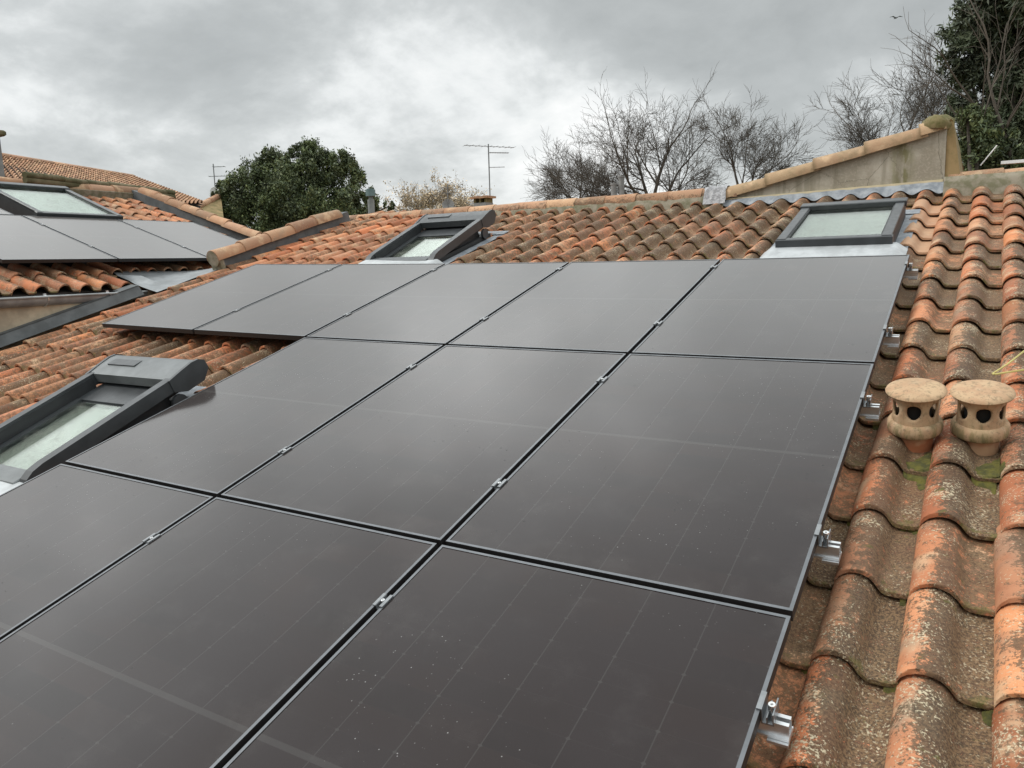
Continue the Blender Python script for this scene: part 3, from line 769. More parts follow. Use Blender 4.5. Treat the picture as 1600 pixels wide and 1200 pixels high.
# dark abutment flashing between the wall and the main tiles, zinc valley sheet
fb = MB()
def abut(a, b):
    v = -5.2 + 4.55 * a; P = RF @ Vector((-6.70 - .05 * b, v, -.12 + zc(6.7) + .095 * b)); 
    return P
fb.grid(abut, 20, 3)
fb.grid(lambda a, b: RF @ Vector((-6.74 - .12 * b, -5.2 + 4.55 * a, -.025 + zc(6.7) + .01 * b)), 20, 2)
fb.obj('abutment_flashing', M_RUBBER, lh)
wf = MB(); _b0, _b1 = RF @ Vector((-6.80, -5.2, .0)), RF @ Vector((-6.80, -.50, .0))
wf.add([_b0, _b1, Vector((-6.80, _b1.y, -.20)), Vector((-6.80, _b0.y, -.20))], [(0, 1, 2, 3)])
wf.obj('side_wall', M_CREAM, lh)
va = MB()
def valf(a, b):
    p0 = lp(.0 + 2.9 * a, .05 - .12, -.165); v = -.60 + 2.6 * a
    p1 = RF @ Vector((-6.58, p0.y / .963 - .05, -.115 + zc(6.6)))
    s_ = p0.lerp(p1, b); s_.z += .012 * mnoise.noise(Vector((a * 5, b * 4, 0))) - .02 * math.sin(b * math.pi); return s_
va.grid(valf, 24, 8)
va.grid(lambda a, b: lp(-.02 + .12 * b, .50 - .5 * a, -.17) + Vector((.0 + .28 * b, 0, -.02 * b)), 4, 4)
va.obj('zinc_valley', M_ZINC, lh, smooth=60)
plain_skylight(lh, LF, .20, 1.27, 1.745, 2.90, .028, .085, 'skylight with pale green blind on the left roof', M_BLINDG)

# ------------------------------------------------------------------ SOLAR PANELS
def panel_meshes(w, h):
    fr = MB(); b = .010; t = .035
    fr.box(0, b, 0, h, -t, 0); fr.box(w - b, w, 0, h, -t, 0); fr.box(b, w - b, 0, b, -t, 0); fr.box(b, w - b, h - b, h, -t, 0)
    me = fr.mesh('frame', M_PFRAME); me.materials.append(M_PSHADE)
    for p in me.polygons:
        if abs(p.normal.z) < .5: p.material_index = 1  # upright faces take the shaded copy
    gl = MB(); gl.box(b, w - b, b, h - b, -.008, -.002)
    gm = gl.mesh('glass', M_GLASS); uvl = gm.uv_layers.new(name='UVMap')
    for lo_ in gm.loops:
        c = gm.vertices[lo_.vertex_index].co; uvl.data[lo_.index].uv = ((c.x - b) / (w - 2 * b), (c.y - b) / (h - 2 * b))
    return me, gm
PM = panel_meshes(PW, PH1)
def panel(mat, label, grp):
    p = thing('solar_panel', label, 'solar panel', mat, grp)
    link(bpy.data.objects.new('frame', PM[0]), p, mat); link(bpy.data.objects.new('glass', PM[1]), p, mat)
    return p
labels = {
 (0, 0): 'dark solar panel directly below the plain skylight, at the right end of the top row',
 (0, 1): 'dark solar panel second from the right in the top row, below mid-ridge tiles',
 (0, 2): 'dark solar panel in the middle of the five in the top row',
 (0, 3): 'dark solar panel second from the left in the top row, overhanging bare tiles',
 (0, 4): 'dark solar panel at the far left of the top row, beside the left house gutter',
 (1, 0): 'dark solar panel in the middle row nearest the two clay vents',
 (1, 1): 'dark solar panel at the centre of the middle row, between two other panels',
 (1, 2): 'dark solar panel at the left of the middle row, next to the large shutter skylight',
 (2, 0): 'dark solar panel in the lowest row at bottom right, beside mossy tiles',
 (2, 1): 'dark solar panel in the middle of the lowest row, with a cloud reflected in it',
 (2, 2): 'dark solar panel at the left of the lowest row, speckled with dried splashes',
}
for (r, c), lb in labels.items():
    ur, ul = col_u(c); vt, vb = ROWV[r]
    z0, z1 = zc(ul), zc(ur); jit = random.uniform(-.0012, .0012)
    sc = (vt - vb) / PH1
    m = RF @ T((ul, vb, z0 + jit)) @ Matrix.Rotation(-math.atan2(z1 - z0, PW), 4, 'Y') @ Matrix.Diagonal((1, sc, 1, 1))
    panel(m, lb, 'panels of the large array')
for e0, dbot, lb in ((-1.145, 0, 'pale reflecting solar panel at left of the small array, cut by the photo edge'), (.011, 0, 'solar panel of the small array directly below the left roof skylight'),
                     (1.167, 0, 'solar panel of the small array nearest the sloping verge tiles'), (-1.20, -1.71, 'solar panel of the small array in the upper row left of its skylight')):
    panel(LF @ T((e0, -dbot, random.uniform(-.002, .002))), lb, 'panels of the small array')

# mounting rails with clamps
rail_lab = ['aluminium rail end at the top right panel, highest of the five', 'aluminium rail end just above the first gap between panel rows', 'aluminium rail end beside the left clay vent',
            'aluminium rail end midway along the middle row panel edge', 'aluminium rail end nearest the camera, beside the lowest row panel']
RAILV = [-.185, -1.262, -2.04, -3.02, -3.735]
cl_m = MB(); cl_m.box(-.021, .021, -.028, .028, -.004, .004, None); cl_m = None
def midclamp_mesh():
    b = MB(); b.box(-.0195, -.008, -.028, .028, .0005, .0045); b.box(.008, .0195, -.028, .028, .0005, .0045)
    b.box(-.0085, -.006, -.028, .028, -.012, .003); b.box(.006, .0085, -.028, .028, -.012, .003); b.box(-.006, .006, -.028, .028, -.014, -.011); return b.mesh('mid_clamp', M_CLAMP)
def bolt_mesh():
    b = MB(); b.lathe([(.0001, .0), (.0022, .0), (.0024, .006), (.0062, .0065), (.0066, .005), (.0066, -.008), (.003, -.009), (.003, -.06)], 14); return b.mesh('bolt', M_BOLT, 40)
MC, BO = midclamp_mesh(), bolt_mesh()
for i, v in enumerate(RAILV):
    nc = 5 if i < 2 else 3
    ul = col_u(nc - 1)[1]
    m = RF
    rt_ = thing('mounting_rail', rail_lab[i], 'mounting rail', RF @ T((.02, v, -.06)), 'rails under the large array')
    b = MB(); segs = [(.072, 0.0)] + [(col_u(c)[0], col_u(c)[1]) for c in range(nc)]
    pts_u = [.060] + [col_u(c)[1] for c in range(nc)]
    prof = [(-.022, -.085), (.022, -.085), (.022, -.079), (.016, -.079), (.016, -.041), (.006, -.041), (.006, -.047), (.0135, -.047), (.0135, -.079), (-.0135, -.079), (-.0135, -.047), (-.006, -.047), (-.006, -.041), (-.016, -.041), (-.016, -.079), (-.022, -.079)]
    vs = []; fs = []; n = len(prof)
    for u in pts_u: vs += [RF @ Vector((u, v + a, zz_ + zc(u))) for a, zz_ in prof]
    for k in range(len(pts_u) - 1):
        for q_ in range(n): fs.append((k * n + q_, k * n + (q_ + 1) % n, (k + 1) * n + (q_ + 1) % n, (k + 1) * n + q_))
    fs += [(0, 1, 2, 3, 14, 15)[::1], (3, 4, 7, 8), (4, 5, 6, 7), (9, 10, 13, 14), (10, 11, 12, 13)]
    b.add(vs, fs); b.obj('rail_profile', M_ALU, rt_)
    sh = MB(); sh.box(.012, .060, v - .030, v + .030, -.094, -.086, RF); sh.obj('rail_foot', M_ALU, rt_)
    ec = MB(); ec.box(.001, .004, v - .028, v + .028, -.040, .004, RF); ec.box(-.009, .001, v - .028, v + .028, .0008, .0042, RF)
    ec.box(.004, .030, v - .028, v + .028, -.040, -.036, RF); ec.box(.027, .030, v - .028, v + .028, -.036, -.006, RF); ec.box(.013, .0155, v - .028, v + .028, -.036, -.018, RF)
    eo = ec.obj('end_clamp', M_CLAMP, rt_)
    link(bpy.data.objects.new('bolt', BO), eo, RF @ T((.0205, v, -.010)) @ Matrix.Scale(1.35, 4))
    for c in range(nc - 1):
        u = col_u(c)[1] - PG / 2
        mm = RF @ T((u, v, zc(u))); k_ = link(bpy.data.objects.new('mid_clamp', MC), rt_, mm)
        link(bpy.data.objects.new('bolt', BO), k_, mm @ T((0, 0, -.002)))
for i, dd in enumerate((-.45, -1.30)):
    rt_ = thing('mounting_rail', ['rail under the small array, nearer its lower edge', 'rail under the small array, nearer its skylight'][i], 'mounting rail', LF @ T((0, -dd, -.06)), 'rails under the small array')
    b = MB(); b.box(-1.18, 2.30, -dd - .018, -dd + .018, -.085, -.040, LF); b.obj('rail_profile', M_ALU, rt_)
    for e in (0.0, 1.156):
        mm = LF @ T((e, -dd, .001)); k_ = link(bpy.data.objects.new('mid_clamp', MC), rt_, mm); link(bpy.data.objects.new('bolt', BO), k_, mm @ T((0, 0, -.002)))

# ------------------------------------------------------------------ CLAY VENT COWLS
def vent(u, v, z, label, s=1.02, rot=0.0):
    m = RF @ T((u, v, z + zc(u))) @ Matrix.Diagonal((s, s, s * 1.17, 1)) @ Matrix.Rotation(rot, 4, 'Z')
    root = thing('roof_vent', label, 'roof vent', m, 'clay vent cowls')
    b = MB(); n = 48; H0, H1 = .036, .134; rows = 16; ri, nh = .068, 5
    vs, fs = [], []
    for k in range(rows + 1):
        t_ = k / rows; z_ = H0 + (H1 - H0) * t_; rad = .0785 + .010 * max(0, (t_ - .65) / .35) ** 1.5 + .004 * max(0, (.25 - t_) / .25)
        for i in range(n):
            a = 2 * math.pi * i / n; vs.append((rad * math.cos(a), rad * math.sin(a), z_))
    hz = H0 + .052; hr = .0265
    for k in range(rows):
        for i in range(n):
            a = 2 * math.pi * (i + .5) / n; zq = H0 + (H1 - H0) * (k + .5) / rows; hole = False
            for h in range(nh + 1):
                ah = -math.pi / 2 + h * 2 * math.pi / 6
                da = (a - ah + math.pi) % (2 * math.pi) - math.pi
                if math.hypot(da * .075, zq - hz) < hr: hole = True
            if not hole: fs.append((k * n + i, k * n + (i + 1) % n, (k + 1) * n + (i + 1) % n, (k + 1) * n + i))
    # push rim vertices onto the circle so that the openings are round
    nv = []
    for (x, y, z_) in vs:
        a = math.atan2(y, x); rad = math.hypot(x, y)
        for h in range(6):
            ah = -math.pi / 2 + h * math.pi / 3; da = (a - ah + math.pi) % (2 * math.pi) - math.pi
            dx, dz = da * .075, z_ - hz; dist = math.hypot(dx, dz)
            if abs(dist - hr) < .0062 and dist > 1e-5:
                k_ = hr / dist; a = ah + dx * k_ / .075; z_ = hz + dz * k_; break
        nv.append((rad * math.cos(a), rad * math.sin(a), z_))
    b.add(nv, fs); bo = b.obj('body', M_VENT, root, m, smooth=60)
    sol = bo.modifiers.new('thickness', 'SOLIDIFY'); sol.thickness = .009; sol.offset = -1
    c = MB(); c.lathe([(.0001, .1555), (.05, .1545), (.09, .151), (.1025, .146), (.106, .140), (.103, .135), (.095, .132), (.0001, .131)], 56, m=None); c.obj('cap', M_VENT, root, m, smooth=50)
    k = MB(); k.lathe([(.078, .042), (.090, .039), (.097, .030), (.0985, .016), (.096, .002), (.090, -.004), (.070, -.006)], 56); k.obj('collar', M_VENT, root, m, smooth=60)
    st = MB(); st.lathe([(.066, .0), (.068, -.085)], 32); st.obj('pipe_stub', M_TILE, root, m, smooth=60)
    li = MB(); li.lathe([(.001, .02), (.055, .02), (.055, .13), (.001, .13)], 24); li.obj('shade_core', M_HOLE, root, m, smooth=60)  # near-black core, colour stands in for the shade inside the cowl
    return root
vent(.190, -2.085, -.108, 'clay vent cowl nearer the solar panels, plain buff cap', 1.0, .0)
vent(.407, -2.065, -.110, 'clay vent cowl at the right, greener with moss round its base', .99, .12)
# moss cushions round the vents
def prof_z(x):
    for (xa, za), (xb, zb) in zip(PROF, PROF[1:]):
        if xa <= x <= xb and xb > xa: return za + (zb - za) * (x - xa) / (xb - xa)
    return None
def tile_surface(u, v):
    """approximate tile surface height, distance above the lip, profile x"""
    best = None
    k = math.ceil((2.47 - v) / GAUGE)
    y = v - (2.47 - GAUGE * k)
    for j in range(-5, 3):
        sx_ = 1.075 if j < 0 else 1.0
        x = (u - crest_u(j, k) - .046) / sx_; z = prof_z(x)
        if z is not None and (best is None or z > best[0]): best = (z, x)
    if best is None: return None
    return -.1675 + best[0] - TILT * y + .0012, y, best[1]
ms = MB(); nu, nv = 170, 470; idx = {}; mv = []
VENTS = ((.190, -2.085), (.407, -2.065))
for b_ in range(nv + 1):
    for a_ in range(nu + 1):
        u = .0 + .86 * a_ / nu; v = -4.35 + 2.75 * b_ / nv
        q_ = tile_surface(u, v)
        if q_ is None: continue
        z, y, x = q_
        n_ = mnoise.fractal(Vector((u * 16, v * 16, 3)), .8, 2.1, 4); n_lo = mnoise.noise(Vector((u * 2.2, v * 2.2, 8)))
        near = max(math.exp(-((u - p_[0] - .045) ** 2 / .0045 + (v - p_[1] + .20) ** 2 / .014)) for p_ in VENTS)
        joint = max(0, 1 - abs(x - .088) / .022) * .34 + max(0, 1 - abs(x + .100) / .01) * .2
        chan = 1.0 if x > .02 else .25
        lipw = max(0, 1 - (GAUGE - y) / .035) * .46 * chan if y > GAUGE - .035 else 0
        h = .26 * n_ + joint + lipw + .30 * n_lo + 1.0 * near * (.55 + .45 * chan) - .62
        h = max(-.02, min(.012, h * .030))
        idx[(a_, b_)] = len(mv); mv.append((tuple(RF @ Vector((u, v, z + h - .0015))), h))
fm = []
for b_ in range(nv):
    for a_ in range(nu):
        ks = [(a_, b_), (a_ + 1, b_), (a_ + 1, b_ + 1), (a_, b_ + 1)]
        if all(k_ in idx for k_ in ks):
            ii = [idx[k_] for k_ in ks]
            if max(mv[i][1] for i in ii) > .0015 and max(mv[i][0][2] for i in ii) - min(mv[i][0][2] for i in ii) < .03: fm.append(tuple(ii))
used = sorted({i for f in fm for i in f}); remap = {i: n_ for n_, i in enumerate(used)}
ms.add([mv[i][0] for i in used], [tuple(remap[i] for i in f) for f in fm])
M_MOSS = simple('moss', (.115, .103, .018), .95, 0, .4, 30, (.050, .050, .014), bmp=1.0)
tag(ms.obj('moss', M_MOSS, None, smooth=80), 'yellow green moss growing in the tile channels below the vents', 'moss', kind='stuff')

cb = MB()
pts = [(.80, -1.02, -.045), (.70, -1.10, -.07), (.561, -1.30, -.085), (.50, -1.43, -.095), (.452, -1.522, -.098), (.444, -1.540, -.097), (.452, -1.548, -.096), (.50, -1.545, -.085), (.556, -1.536, -.075), (.70, -1.52, -.07), (.85, -1.50, -.06)]
cb.path([RF @ Vector(p_) for p_ in pts],   .0042, 6)
tag(cb.obj('cable', M_YELLOW, None, smooth=60), 'thin yellow cable bent in a loop on the tiles at the right edge', 'cable')

# ------------------------------------------------------------------ FAR HOUSES
fh = thing('far_house', 'far house at the left edge with long pale pink tiled roof and mossy verge', 'house', T((-20, 6.5, GROUND)))
def ray(px, py):
    q = Vector(((px - 800) / 1202, (py - 600) / 1202, 1))
    dv = Vector((sum(_r[i][k] * q[i] for i in range(3)) for k in range(3))); return dv
def at(px, py, D):
    dv = ray(px, py); h = math.hypot(dv.x, dv.y); return CAM + dv * (D / h)
# far roof plane seen at a low angle: ridge from the left edge to its right gable
A_ = at(-160, 224, 15.5); B_ = at(209, 281, 20.0); C_ = at(318, 320, 19.0); D_ = at(-160, 330, 12.5)
nrm = (B_ - A_).cross(C_ - B_).normalized()
if nrm.z < 0: nrm = -nrm
rows, colsn = 26, 44
fr_ = MB(); fr_.add([A_, B_, C_, D_], [(0, 3, 2, 1)]); froof = fr_.obj('roof', M_DECK, fh)
FV, FF, FUV, FAG = [], [], [], []
rf = random.Random(12)
for i in range(colsn):
    s0 = i / colsn; s1 = (i + .62) / colsn; s2 = (i + 1) / colsn
    for k in range(rows):
        t0_, t1_ = k / rows, (k + 1.06) / rows
        def pt(s, t): return A_.lerp(B_, s).lerp(D_.lerp(C_, s), t)
        b_ = len(FV)
        for t, lift in ((t0_, .0), (t1_, .022)):
            for q_ in range(5):
                ss = s0 + (s1 - s0) * q_ / 4; FV.append(tuple(pt(ss, t) + nrm * (.02 + lift + .075 * math.sin(math.pi * q_ / 4)))); FUV.append((q_ / 8, .5))
            FV.append(tuple(pt(s2, t) + nrm * (.02 + lift))); FUV.append((.9, .5))
        FAG += [.0] * 12
        for q_ in range(5): FF.append((b_ + q_, b_ + 6 + q_, b_ + 7 + q_, b_ + q_ + 1))
o = link(bpy.data.objects.new('small_tiles', finish_tile_mesh('small_tiles', FV, FF, FUV, FAG, M_RIDGE)), froof); tag(o, kind='stuff')
fw_ = MB(); W4 = [A_, B_, C_, D_]; back = [A_ + Vector((-4, 3, -1.2)), B_ + Vector((-4, 3, -1.2))]
poly = [D_, C_, B_, back[1], back[0], A_]
up4 = [p_ - Vector((0, 0, .12)) for p_ in poly]; lo4 = [Vector((p_.x, p_.y, GROUND)) for p_ in poly]; n = 6
fw_.add(up4 + lo4, [(i, n + i, n + (i + 1) % n, (i + 1) % n) for i in range(n)] + [(5, 2, 3, 4)]); fw_.obj('wall', M_CREAM, fh)
rg = MB()
for i in range(16):
    p0 = A_.lerp(B_, i / 16); p1 = A_.lerp(B_, (i + .97) / 16); rg.tube(p0 + Vector((0, 0, .02)), p1 + Vector((0, 0, .03)), .10, .09, 8)
rg.obj('ridge_tile', M_RIDGE, froof, smooth=60)
ve = MB()
m0, m1 = at(38, 273, 12.4), at(271, 301, 14.6)
for i in range(14):
    p0 = m0.lerp(m1, i / 14); p1 = m0.lerp(m1, (i + 1.02) / 14); j_ = Vector((0, 0, rf.uniform(-.012, .012)))
    ve.tube(p0 + j_, p1 + j_, .045, .042, 8)
ve.tube(m0 - Vector((0, 0, .07)), m1 - Vector((0, 0, .07)), .045, .045, 6)
ve.obj('mossy_verge', M_FARMOSS, fh, smooth=60)
ch = MB(); cpt = at(-27, 285, 13.2)
ch.box(-.20, .20, -.2, .2, -2.5, .62, T(cpt)); chim = ch.obj('chimney', M_GREYST, fh)
cc = MB(); cc.box(-.26, .26, -.26, .26, .62, .70, T(cpt), .02); cc.box(-.2, .2, -.2, .2, .70, .79, T(cpt), .03); cc.obj('chimney_cap', M_FARMOSS, chim)
# low eave visible right of the verge
ev = MB(); e0, e1 = at(268, 306, 19), at(312, 318, 19)
for i in range(10):
    p_ = e0.lerp(e1, i / 10); ev.tube(p_, p_ + Vector((-.5, -.3, .18)), .06, n=8)
ev.obj('eave_tile', M_RIDGE, froof, smooth=60)
gg = MB(); gg.tube(e0 - Vector((0, 0, .10)), e1 - Vector((0, 0, .10)), .05, n=8); gg.obj('gutter', M_GREYST, fh, smooth=60)

# small roof corner left of the evergreen
sh_ = thing('low_house', 'low house corner with brown tiles between the left roofs and the evergreen', 'house', T((-21, 9.5, GROUND)))
P0, P1, P2 = at(296, 330, 22), at(345, 306, 24), at(352, 360, 21)
s_ = MB(); P3 = P0 + Vector((0, 0, -1.0)); s_.add([P0, P1, P2, P3, P0 + Vector((-2, 2, -.3)), P1 + Vector((-2, 2, -.5))], [(0, 3, 2, 1), (0, 1, 5, 4)]); s_.obj('roof', M_OCHRE, sh_)
s_ = MB()
for i in range(5):
    a_ = P0.lerp(P1, i / 5); b2 = P0.lerp(P1, (i + 1) / 5); s_.tube(a_, b2, .10, .09, 8)
s_.obj('verge_tiles', M_RIDGE, sh_, smooth=60)
s_ = MB(); lows = [P3 - Vector((0, 0, .05)), P2 - Vector((0, 0, .05))]; s_.add(lows + [Vector((p_.x, p_.y, GROUND)) for p_ in lows[::-1]], [(0, 1, 2, 3)]); s_.obj('wall', M_CREAM, sh_)

# house behind the ridge that only shows its chimneys
rh = thing('rear_house', 'house hidden behind the ridge, showing only its small terracotta chimney and grey stacks', 'house', T((-10.2, 12.6, GROUND)))
hb = MB(); hb.box(-15.5, -6.5, 10.8, 16.5, GROUND, .2); hb.obj('wall', M_CREAM, rh)
hb = MB(); hb.prism([(10.4, .2), (13.6, 1.15), (16.9, .2)], -15.9, -6.1); hb.obj('roof', M_TERRA, rh)
c0 = at(755, 316, 20)
hc = MB(); hc.box(-.19, .19, -.16, .16, -1.0, -.02, T(c0)); hch = hc.obj('chimney', M_GREYST, rh)
hp = MB()
for x_ in (-.16, .16): hp.box(x_ - .03, x_ + .03, -.15, .15, -.02, .085, T(c0))
hp.box(-.03, .03, -.15, .15, -.02, .085, T(c0)); hp.obj('chimney_pier', M_MOSSC, hch)
hp = MB()
for k in range(3):
    for j in range(4):
        hp.box(-.26 + j * .13, -.26 + j * .13 + .125, -.22, .22, .085 + .018 * k + (.008 if j % 2 else 0), .10 + .018 * k + (.008 if j % 2 else 0), T(c0))
hp.obj('chimney_cap', M_RIDGE, hch)
f0 = at(580, 322, 20)
fl_ = MB(); fl_.tube(f0 - Vector((0, 0, 1)), f0 + Vector((0, 0, .16)), .085, n=14); fl_.tube(f0 + Vector((0, 0, .16)), f0 + Vector((0, 0, .24)), .055, n=12)
flo = fl_.obj('flue', M_GREYST, rh, smooth=50)
fc_ = MB(); fc_.tube(f0 + Vector((0, 0, .24)), f0 + Vector((0, 0, .40)), .12, n=14); fc_.tube(f0 + Vector((0, 0, .40)), f0 + Vector((0, 0, .42)), .09, n=14); fc_.obj('flue_cowl', M_TEAL, flo, smooth=50)
for px, hh in ((959, .22), (971, .42)):
    q0 = at(px, 302, 22); b = MB(); b.tube(q0 - Vector((0, 0, 1.4)), q0 + Vector((0, 0, hh)), .085, .08, 12); b.tube(q0 + Vector((0, 0, hh)), q0 + Vector((0, 0, hh + .05)), .095, n=12); b.obj('chimney_pot', M_GREYST, rh, smooth=50)

# ------------------------------------------------------------------ AERIALS
def yagi(mb, c, axis, L, n, el, r=.008):
    axis = axis.normalized(); side = Vector((-axis.y, axis.x, 0))
    mb.tube(c - axis * L * .5, c + axis * L * .5, r, n=5)
    for i in range(n):
        p_ = c + axis * L * (-.48 + .96 * i / max(1, n - 1)); mb.tube(p_ - side * el * .5, p_ + side * el * .5, r * .55, n=4)
RIGHT = Vector((.8559, .5163, 0)).normalized(); FWD = Vector((-.5163, .8559, 0))
def aerial(px, ytop, ybot, D, label):
    top = at(px, ytop, D); bot = at(px, ybot, D); bot = Vector((top.x, top.y, bot.z - .9))
    t_ = thing('tv_aerial', label, 'aerial', T(bot), None); b = MB(); b.tube(bot, top, .016, n=8); b.obj('mast', M_STEEL, t_)
    return t_, top, bot
t_, top, bot = aerial(763, 225, 316, 20, 'tall thin tv aerial with three crossbars rising from the little terracotta chimney')
sc = 1202 / 19.2
b = MB(); yagi(b, top + RIGHT * .03 - Vector((0, 0, .06)), RIGHT + FWD * .5, 1.38, 9, .32); b.obj('boom', M_STEEL, t_)
b = MB(); yagi(b, top + RIGHT * .26 - Vector((0, 0, .22)), RIGHT + FWD * .3, .50, 12, .16, .010); b.obj('boom', M_STEEL, t_)
b = MB(); yagi(b, top + RIGHT * .19 - Vector((0, 0, .57)), RIGHT, .40, 4, .2); b.obj('boom', M_STEEL, t_)
t_, top, bot = aerial(333, 256, 330, 26, 'left tv aerial with two crossbars and a round white dish')
b = MB(); yagi(b, top + RIGHT * .17 - Vector((0, 0, .09)), RIGHT, .36, 3, .2, .011); b.obj('boom', M_STEEL, t_)
b = MB(); yagi(b, top + RIGHT * .15 - Vector((0, 0, .37)), RIGHT, .62, 4, .2, .011); b.obj('boom', M_STEEL, t_)
b = MB(); dm = T(top + Vector((0, 0, -.85)) - FWD * .1 + RIGHT * .03) @ (-(FWD) + RIGHT * .3 + Vector((0, 0, .25))).to_track_quat('Z', 'X').to_matrix().to_4x4()
b.lathe([(.001, -.03), (.08, -.02), (.15, .01), (.152, .016), (.08, -.012), (.001, -.022)], 24, dm); b.obj('dish', M_DISH, t_, smooth=60)
t_, top, bot = aerial(699, 288, 325, 26, 'short tv aerial with a grey half dish in front of the ochre tree')
b = MB(); yagi(b, top - Vector((0, 0, .10)), RIGHT, .30, 3, .2, .010); b.obj('boom', M_STEEL, t_)
b = MB(); yagi(b, top - Vector((0, 0, .28)), FWD * .6 + RIGHT, .36, 3, .2, .010); b.obj('boom', M_STEEL, t_)
b = MB(); dm = T(top + Vector((0, 0, -.66)) + RIGHT * .0) @ (-FWD + Vector((0, 0, .3))).to_track_quat('Z', 'X').to_matrix().to_4x4()
b.lathe([(.001, -.05), (.12, -.03), (.20, .01), (.20, .018), (.001, -.042)], 24, dm); b.obj('dish', M_GREYST, t_, smooth=60)

# bird
bp = at(1400, 28, 55); b = MB()
def wing(sg):
    return [bp + (RIGHT * sg * x_ + Vector((0, 0, z_)) + FWD * y_) * .5 for x_, z_, y_ in ((.05, .05, -.09), (.40, .20, -.13), (.80, .10, -.04), (.42, .18, .09), (.05, .04, .12))]
b.lathe([(.001, .14), (.025, .10), (.042, .025), (.035, -.06), (.015, -.13), (.001, -.17)], 10, T(bp) @ (FWD * -1 + RIGHT * .6 + Vector((0, 0, .1))).to_track_quat('Z', 'X').to_matrix().to_4x4())
for sg in (-1, 1):
    ww = wing(sg); b.add(ww + [p_ - Vector((0, 0, .015)) for p_ in ww], [(0, 1, 2, 3, 4), (9, 8, 7, 6, 5)] + [(i, (i + 1) % 5, 5 + (i + 1) % 5, 5 + i) for i in range(5)])
tag(b.obj('bird', M_BIRD, None), 'small dark bird gliding in the grey sky at upper right', 'bird')

# ------------------------------------------------------------------ TREES
def branch_tree(name, label, group, basepos, stems, levels, seed, mat, thin=.006, spread=.55, keep=None, seeds=None, up=.025, tw=1.0):
    rng = random.Random(seed)
    root = thing(name, label, 'tree', T((basepos.x, basepos.y, GROUND)), group)
    tr, cr, sd = MB(), MB(), []
    def grow(p, d_, L, r, lev):
        n = 4 if lev < 2 else 3; kids = []
        q_ = p
        for i in range(n):
            d_ = (d_ + Vector((rng.gauss(0, .095), rng.gauss(0, .095), rng.gauss(0, .085) + up * .35))).normalized()
            q2 = q_ + d_ * (L / n); r2 = max(thin, r * (1 - .42 * (i + 1) / n)) if lev < levels else max(thin * .7, r * (1 - .6 * (i + 1) / n))
            r1 = max(thin, r * (1 - .42 * i / n))
            (tr if lev == 0 else cr).tube(q_, q2, r1, r2, 7 if lev == 0 else (5 if lev < 3 else 3), cap=False)
            if i >= 1 or lev > 1: kids.append((q2, d_, r2))
            q_ = q2
        if lev >= levels:
            for (kp, kd, kr) in kids:
                for _ in range(1 if rng.random() < .8 else 2):
                    pv = kd.cross(Vector((rng.gauss(0, 1), rng.gauss(0, 1), rng.gauss(0, 1)))).normalized()
                    td = (kd + pv * rng.uniform(.4, 1.0) + Vector((0, 0, up))).normalized(); tl = rng.uniform(.12, .38) * tw
                    mid_ = kp + td * tl * .5; td2 = (td + Vector((rng.gauss(0, .25), rng.gauss(0, .25), rng.gauss(0, .2)))).normalized()
                    cr.tube(kp, mid_, thin * .8, thin * .7, 3, cap=False); cr.tube(mid_, mid_ + td2 * tl * .5, thin * .7, thin * .5, 3, cap=False)
        if lev >= levels:
            sd.append(q_); return
        perp = d_.cross(Vector((rng.gauss(0, 1), rng.gauss(0, 1), rng.gauss(0, 1)))).normalized()
        grow(q_, (d_ + perp * rng.uniform(.05, .28)).normalized(), L * rng.uniform(.70, .86), kids[-1][2] * .95, lev + 1)
        for j in range(rng.choice((2, 3, 3)) if lev else 4):
            b0, bd, br = rng.choice(kids)
            perp = bd.cross(Vector((rng.gauss(0, 1), rng.gauss(0, 1), rng.gauss(0, 1)))).normalized()
            a = rng.uniform(.65, 1.3) * spread
            nd = (bd * math.cos(a) + perp * math.sin(a)); nd.z += up; nd.normalize()
            grow(b0, nd, L * rng.uniform(.50, .76), br * rng.uniform(.5, .68), lev + 1)
    tr.tube(Vector((basepos.x, basepos.y, GROUND)), basepos, stems[0][2] * 1.7, stems[0][2] * 1.3, 9)
    for (dd_, L, r) in stems: grow(basepos, Vector(dd_).normalized(), L, r, 0)
    tr.obj('trunk', mat, root, smooth=60); cr.obj('crown', mat, root, smooth=60)
    if seeds:
        s2 = MB()
        for p_ in sd:
            for _ in range(seeds):
                c = p_ + Vector((rng.gauss(0, .16), rng.gauss(0, .16), rng.gauss(0, .12))); s = rng.uniform(.03, .07)
                a = Vector((rng.gauss(0, 1), rng.gauss(0, 1), rng.gauss(0, 1))).normalized() * s; bq = a.orthogonal().normalized() * s * .7
                s2.add([c - a, c + bq, c + a, c - bq], [(0, 1, 2, 3)])
        s2.obj('seed_clusters', M_SEED, root)
    return root
def dirs(lst): return [((RIGHT * a + FWD * f + Vector((0, 0, z))), L, r) for a, f, z, L, r in lst]
G = 'bare winter trees behind the ridge'
b1 = at(1022, 318, 26); b1.z -= .5
branch_tree('bare_tree', 'broad bare tree with many spreading stems behind the middle of the ridge', G, b1,
            dirs([(-1.0, .1, .66, 1.48, .06), (-.62, -.2, 1, 1.5, .065), (-.30, .3, 1.2, 1.48, .08), (.06, -.1, 1.25, 1.48, .075), (.42, .2, 1.1, 1.38, .065), (.85, 0, .75, 1.2, .05), (-1.25, .2, .34, 1.3, .04), (1.2, .1, .36, .9, .04)]), 4, 11, M_BARK, .0052, .74)
b5 = at(905, 325, 28); b5.z -= .5
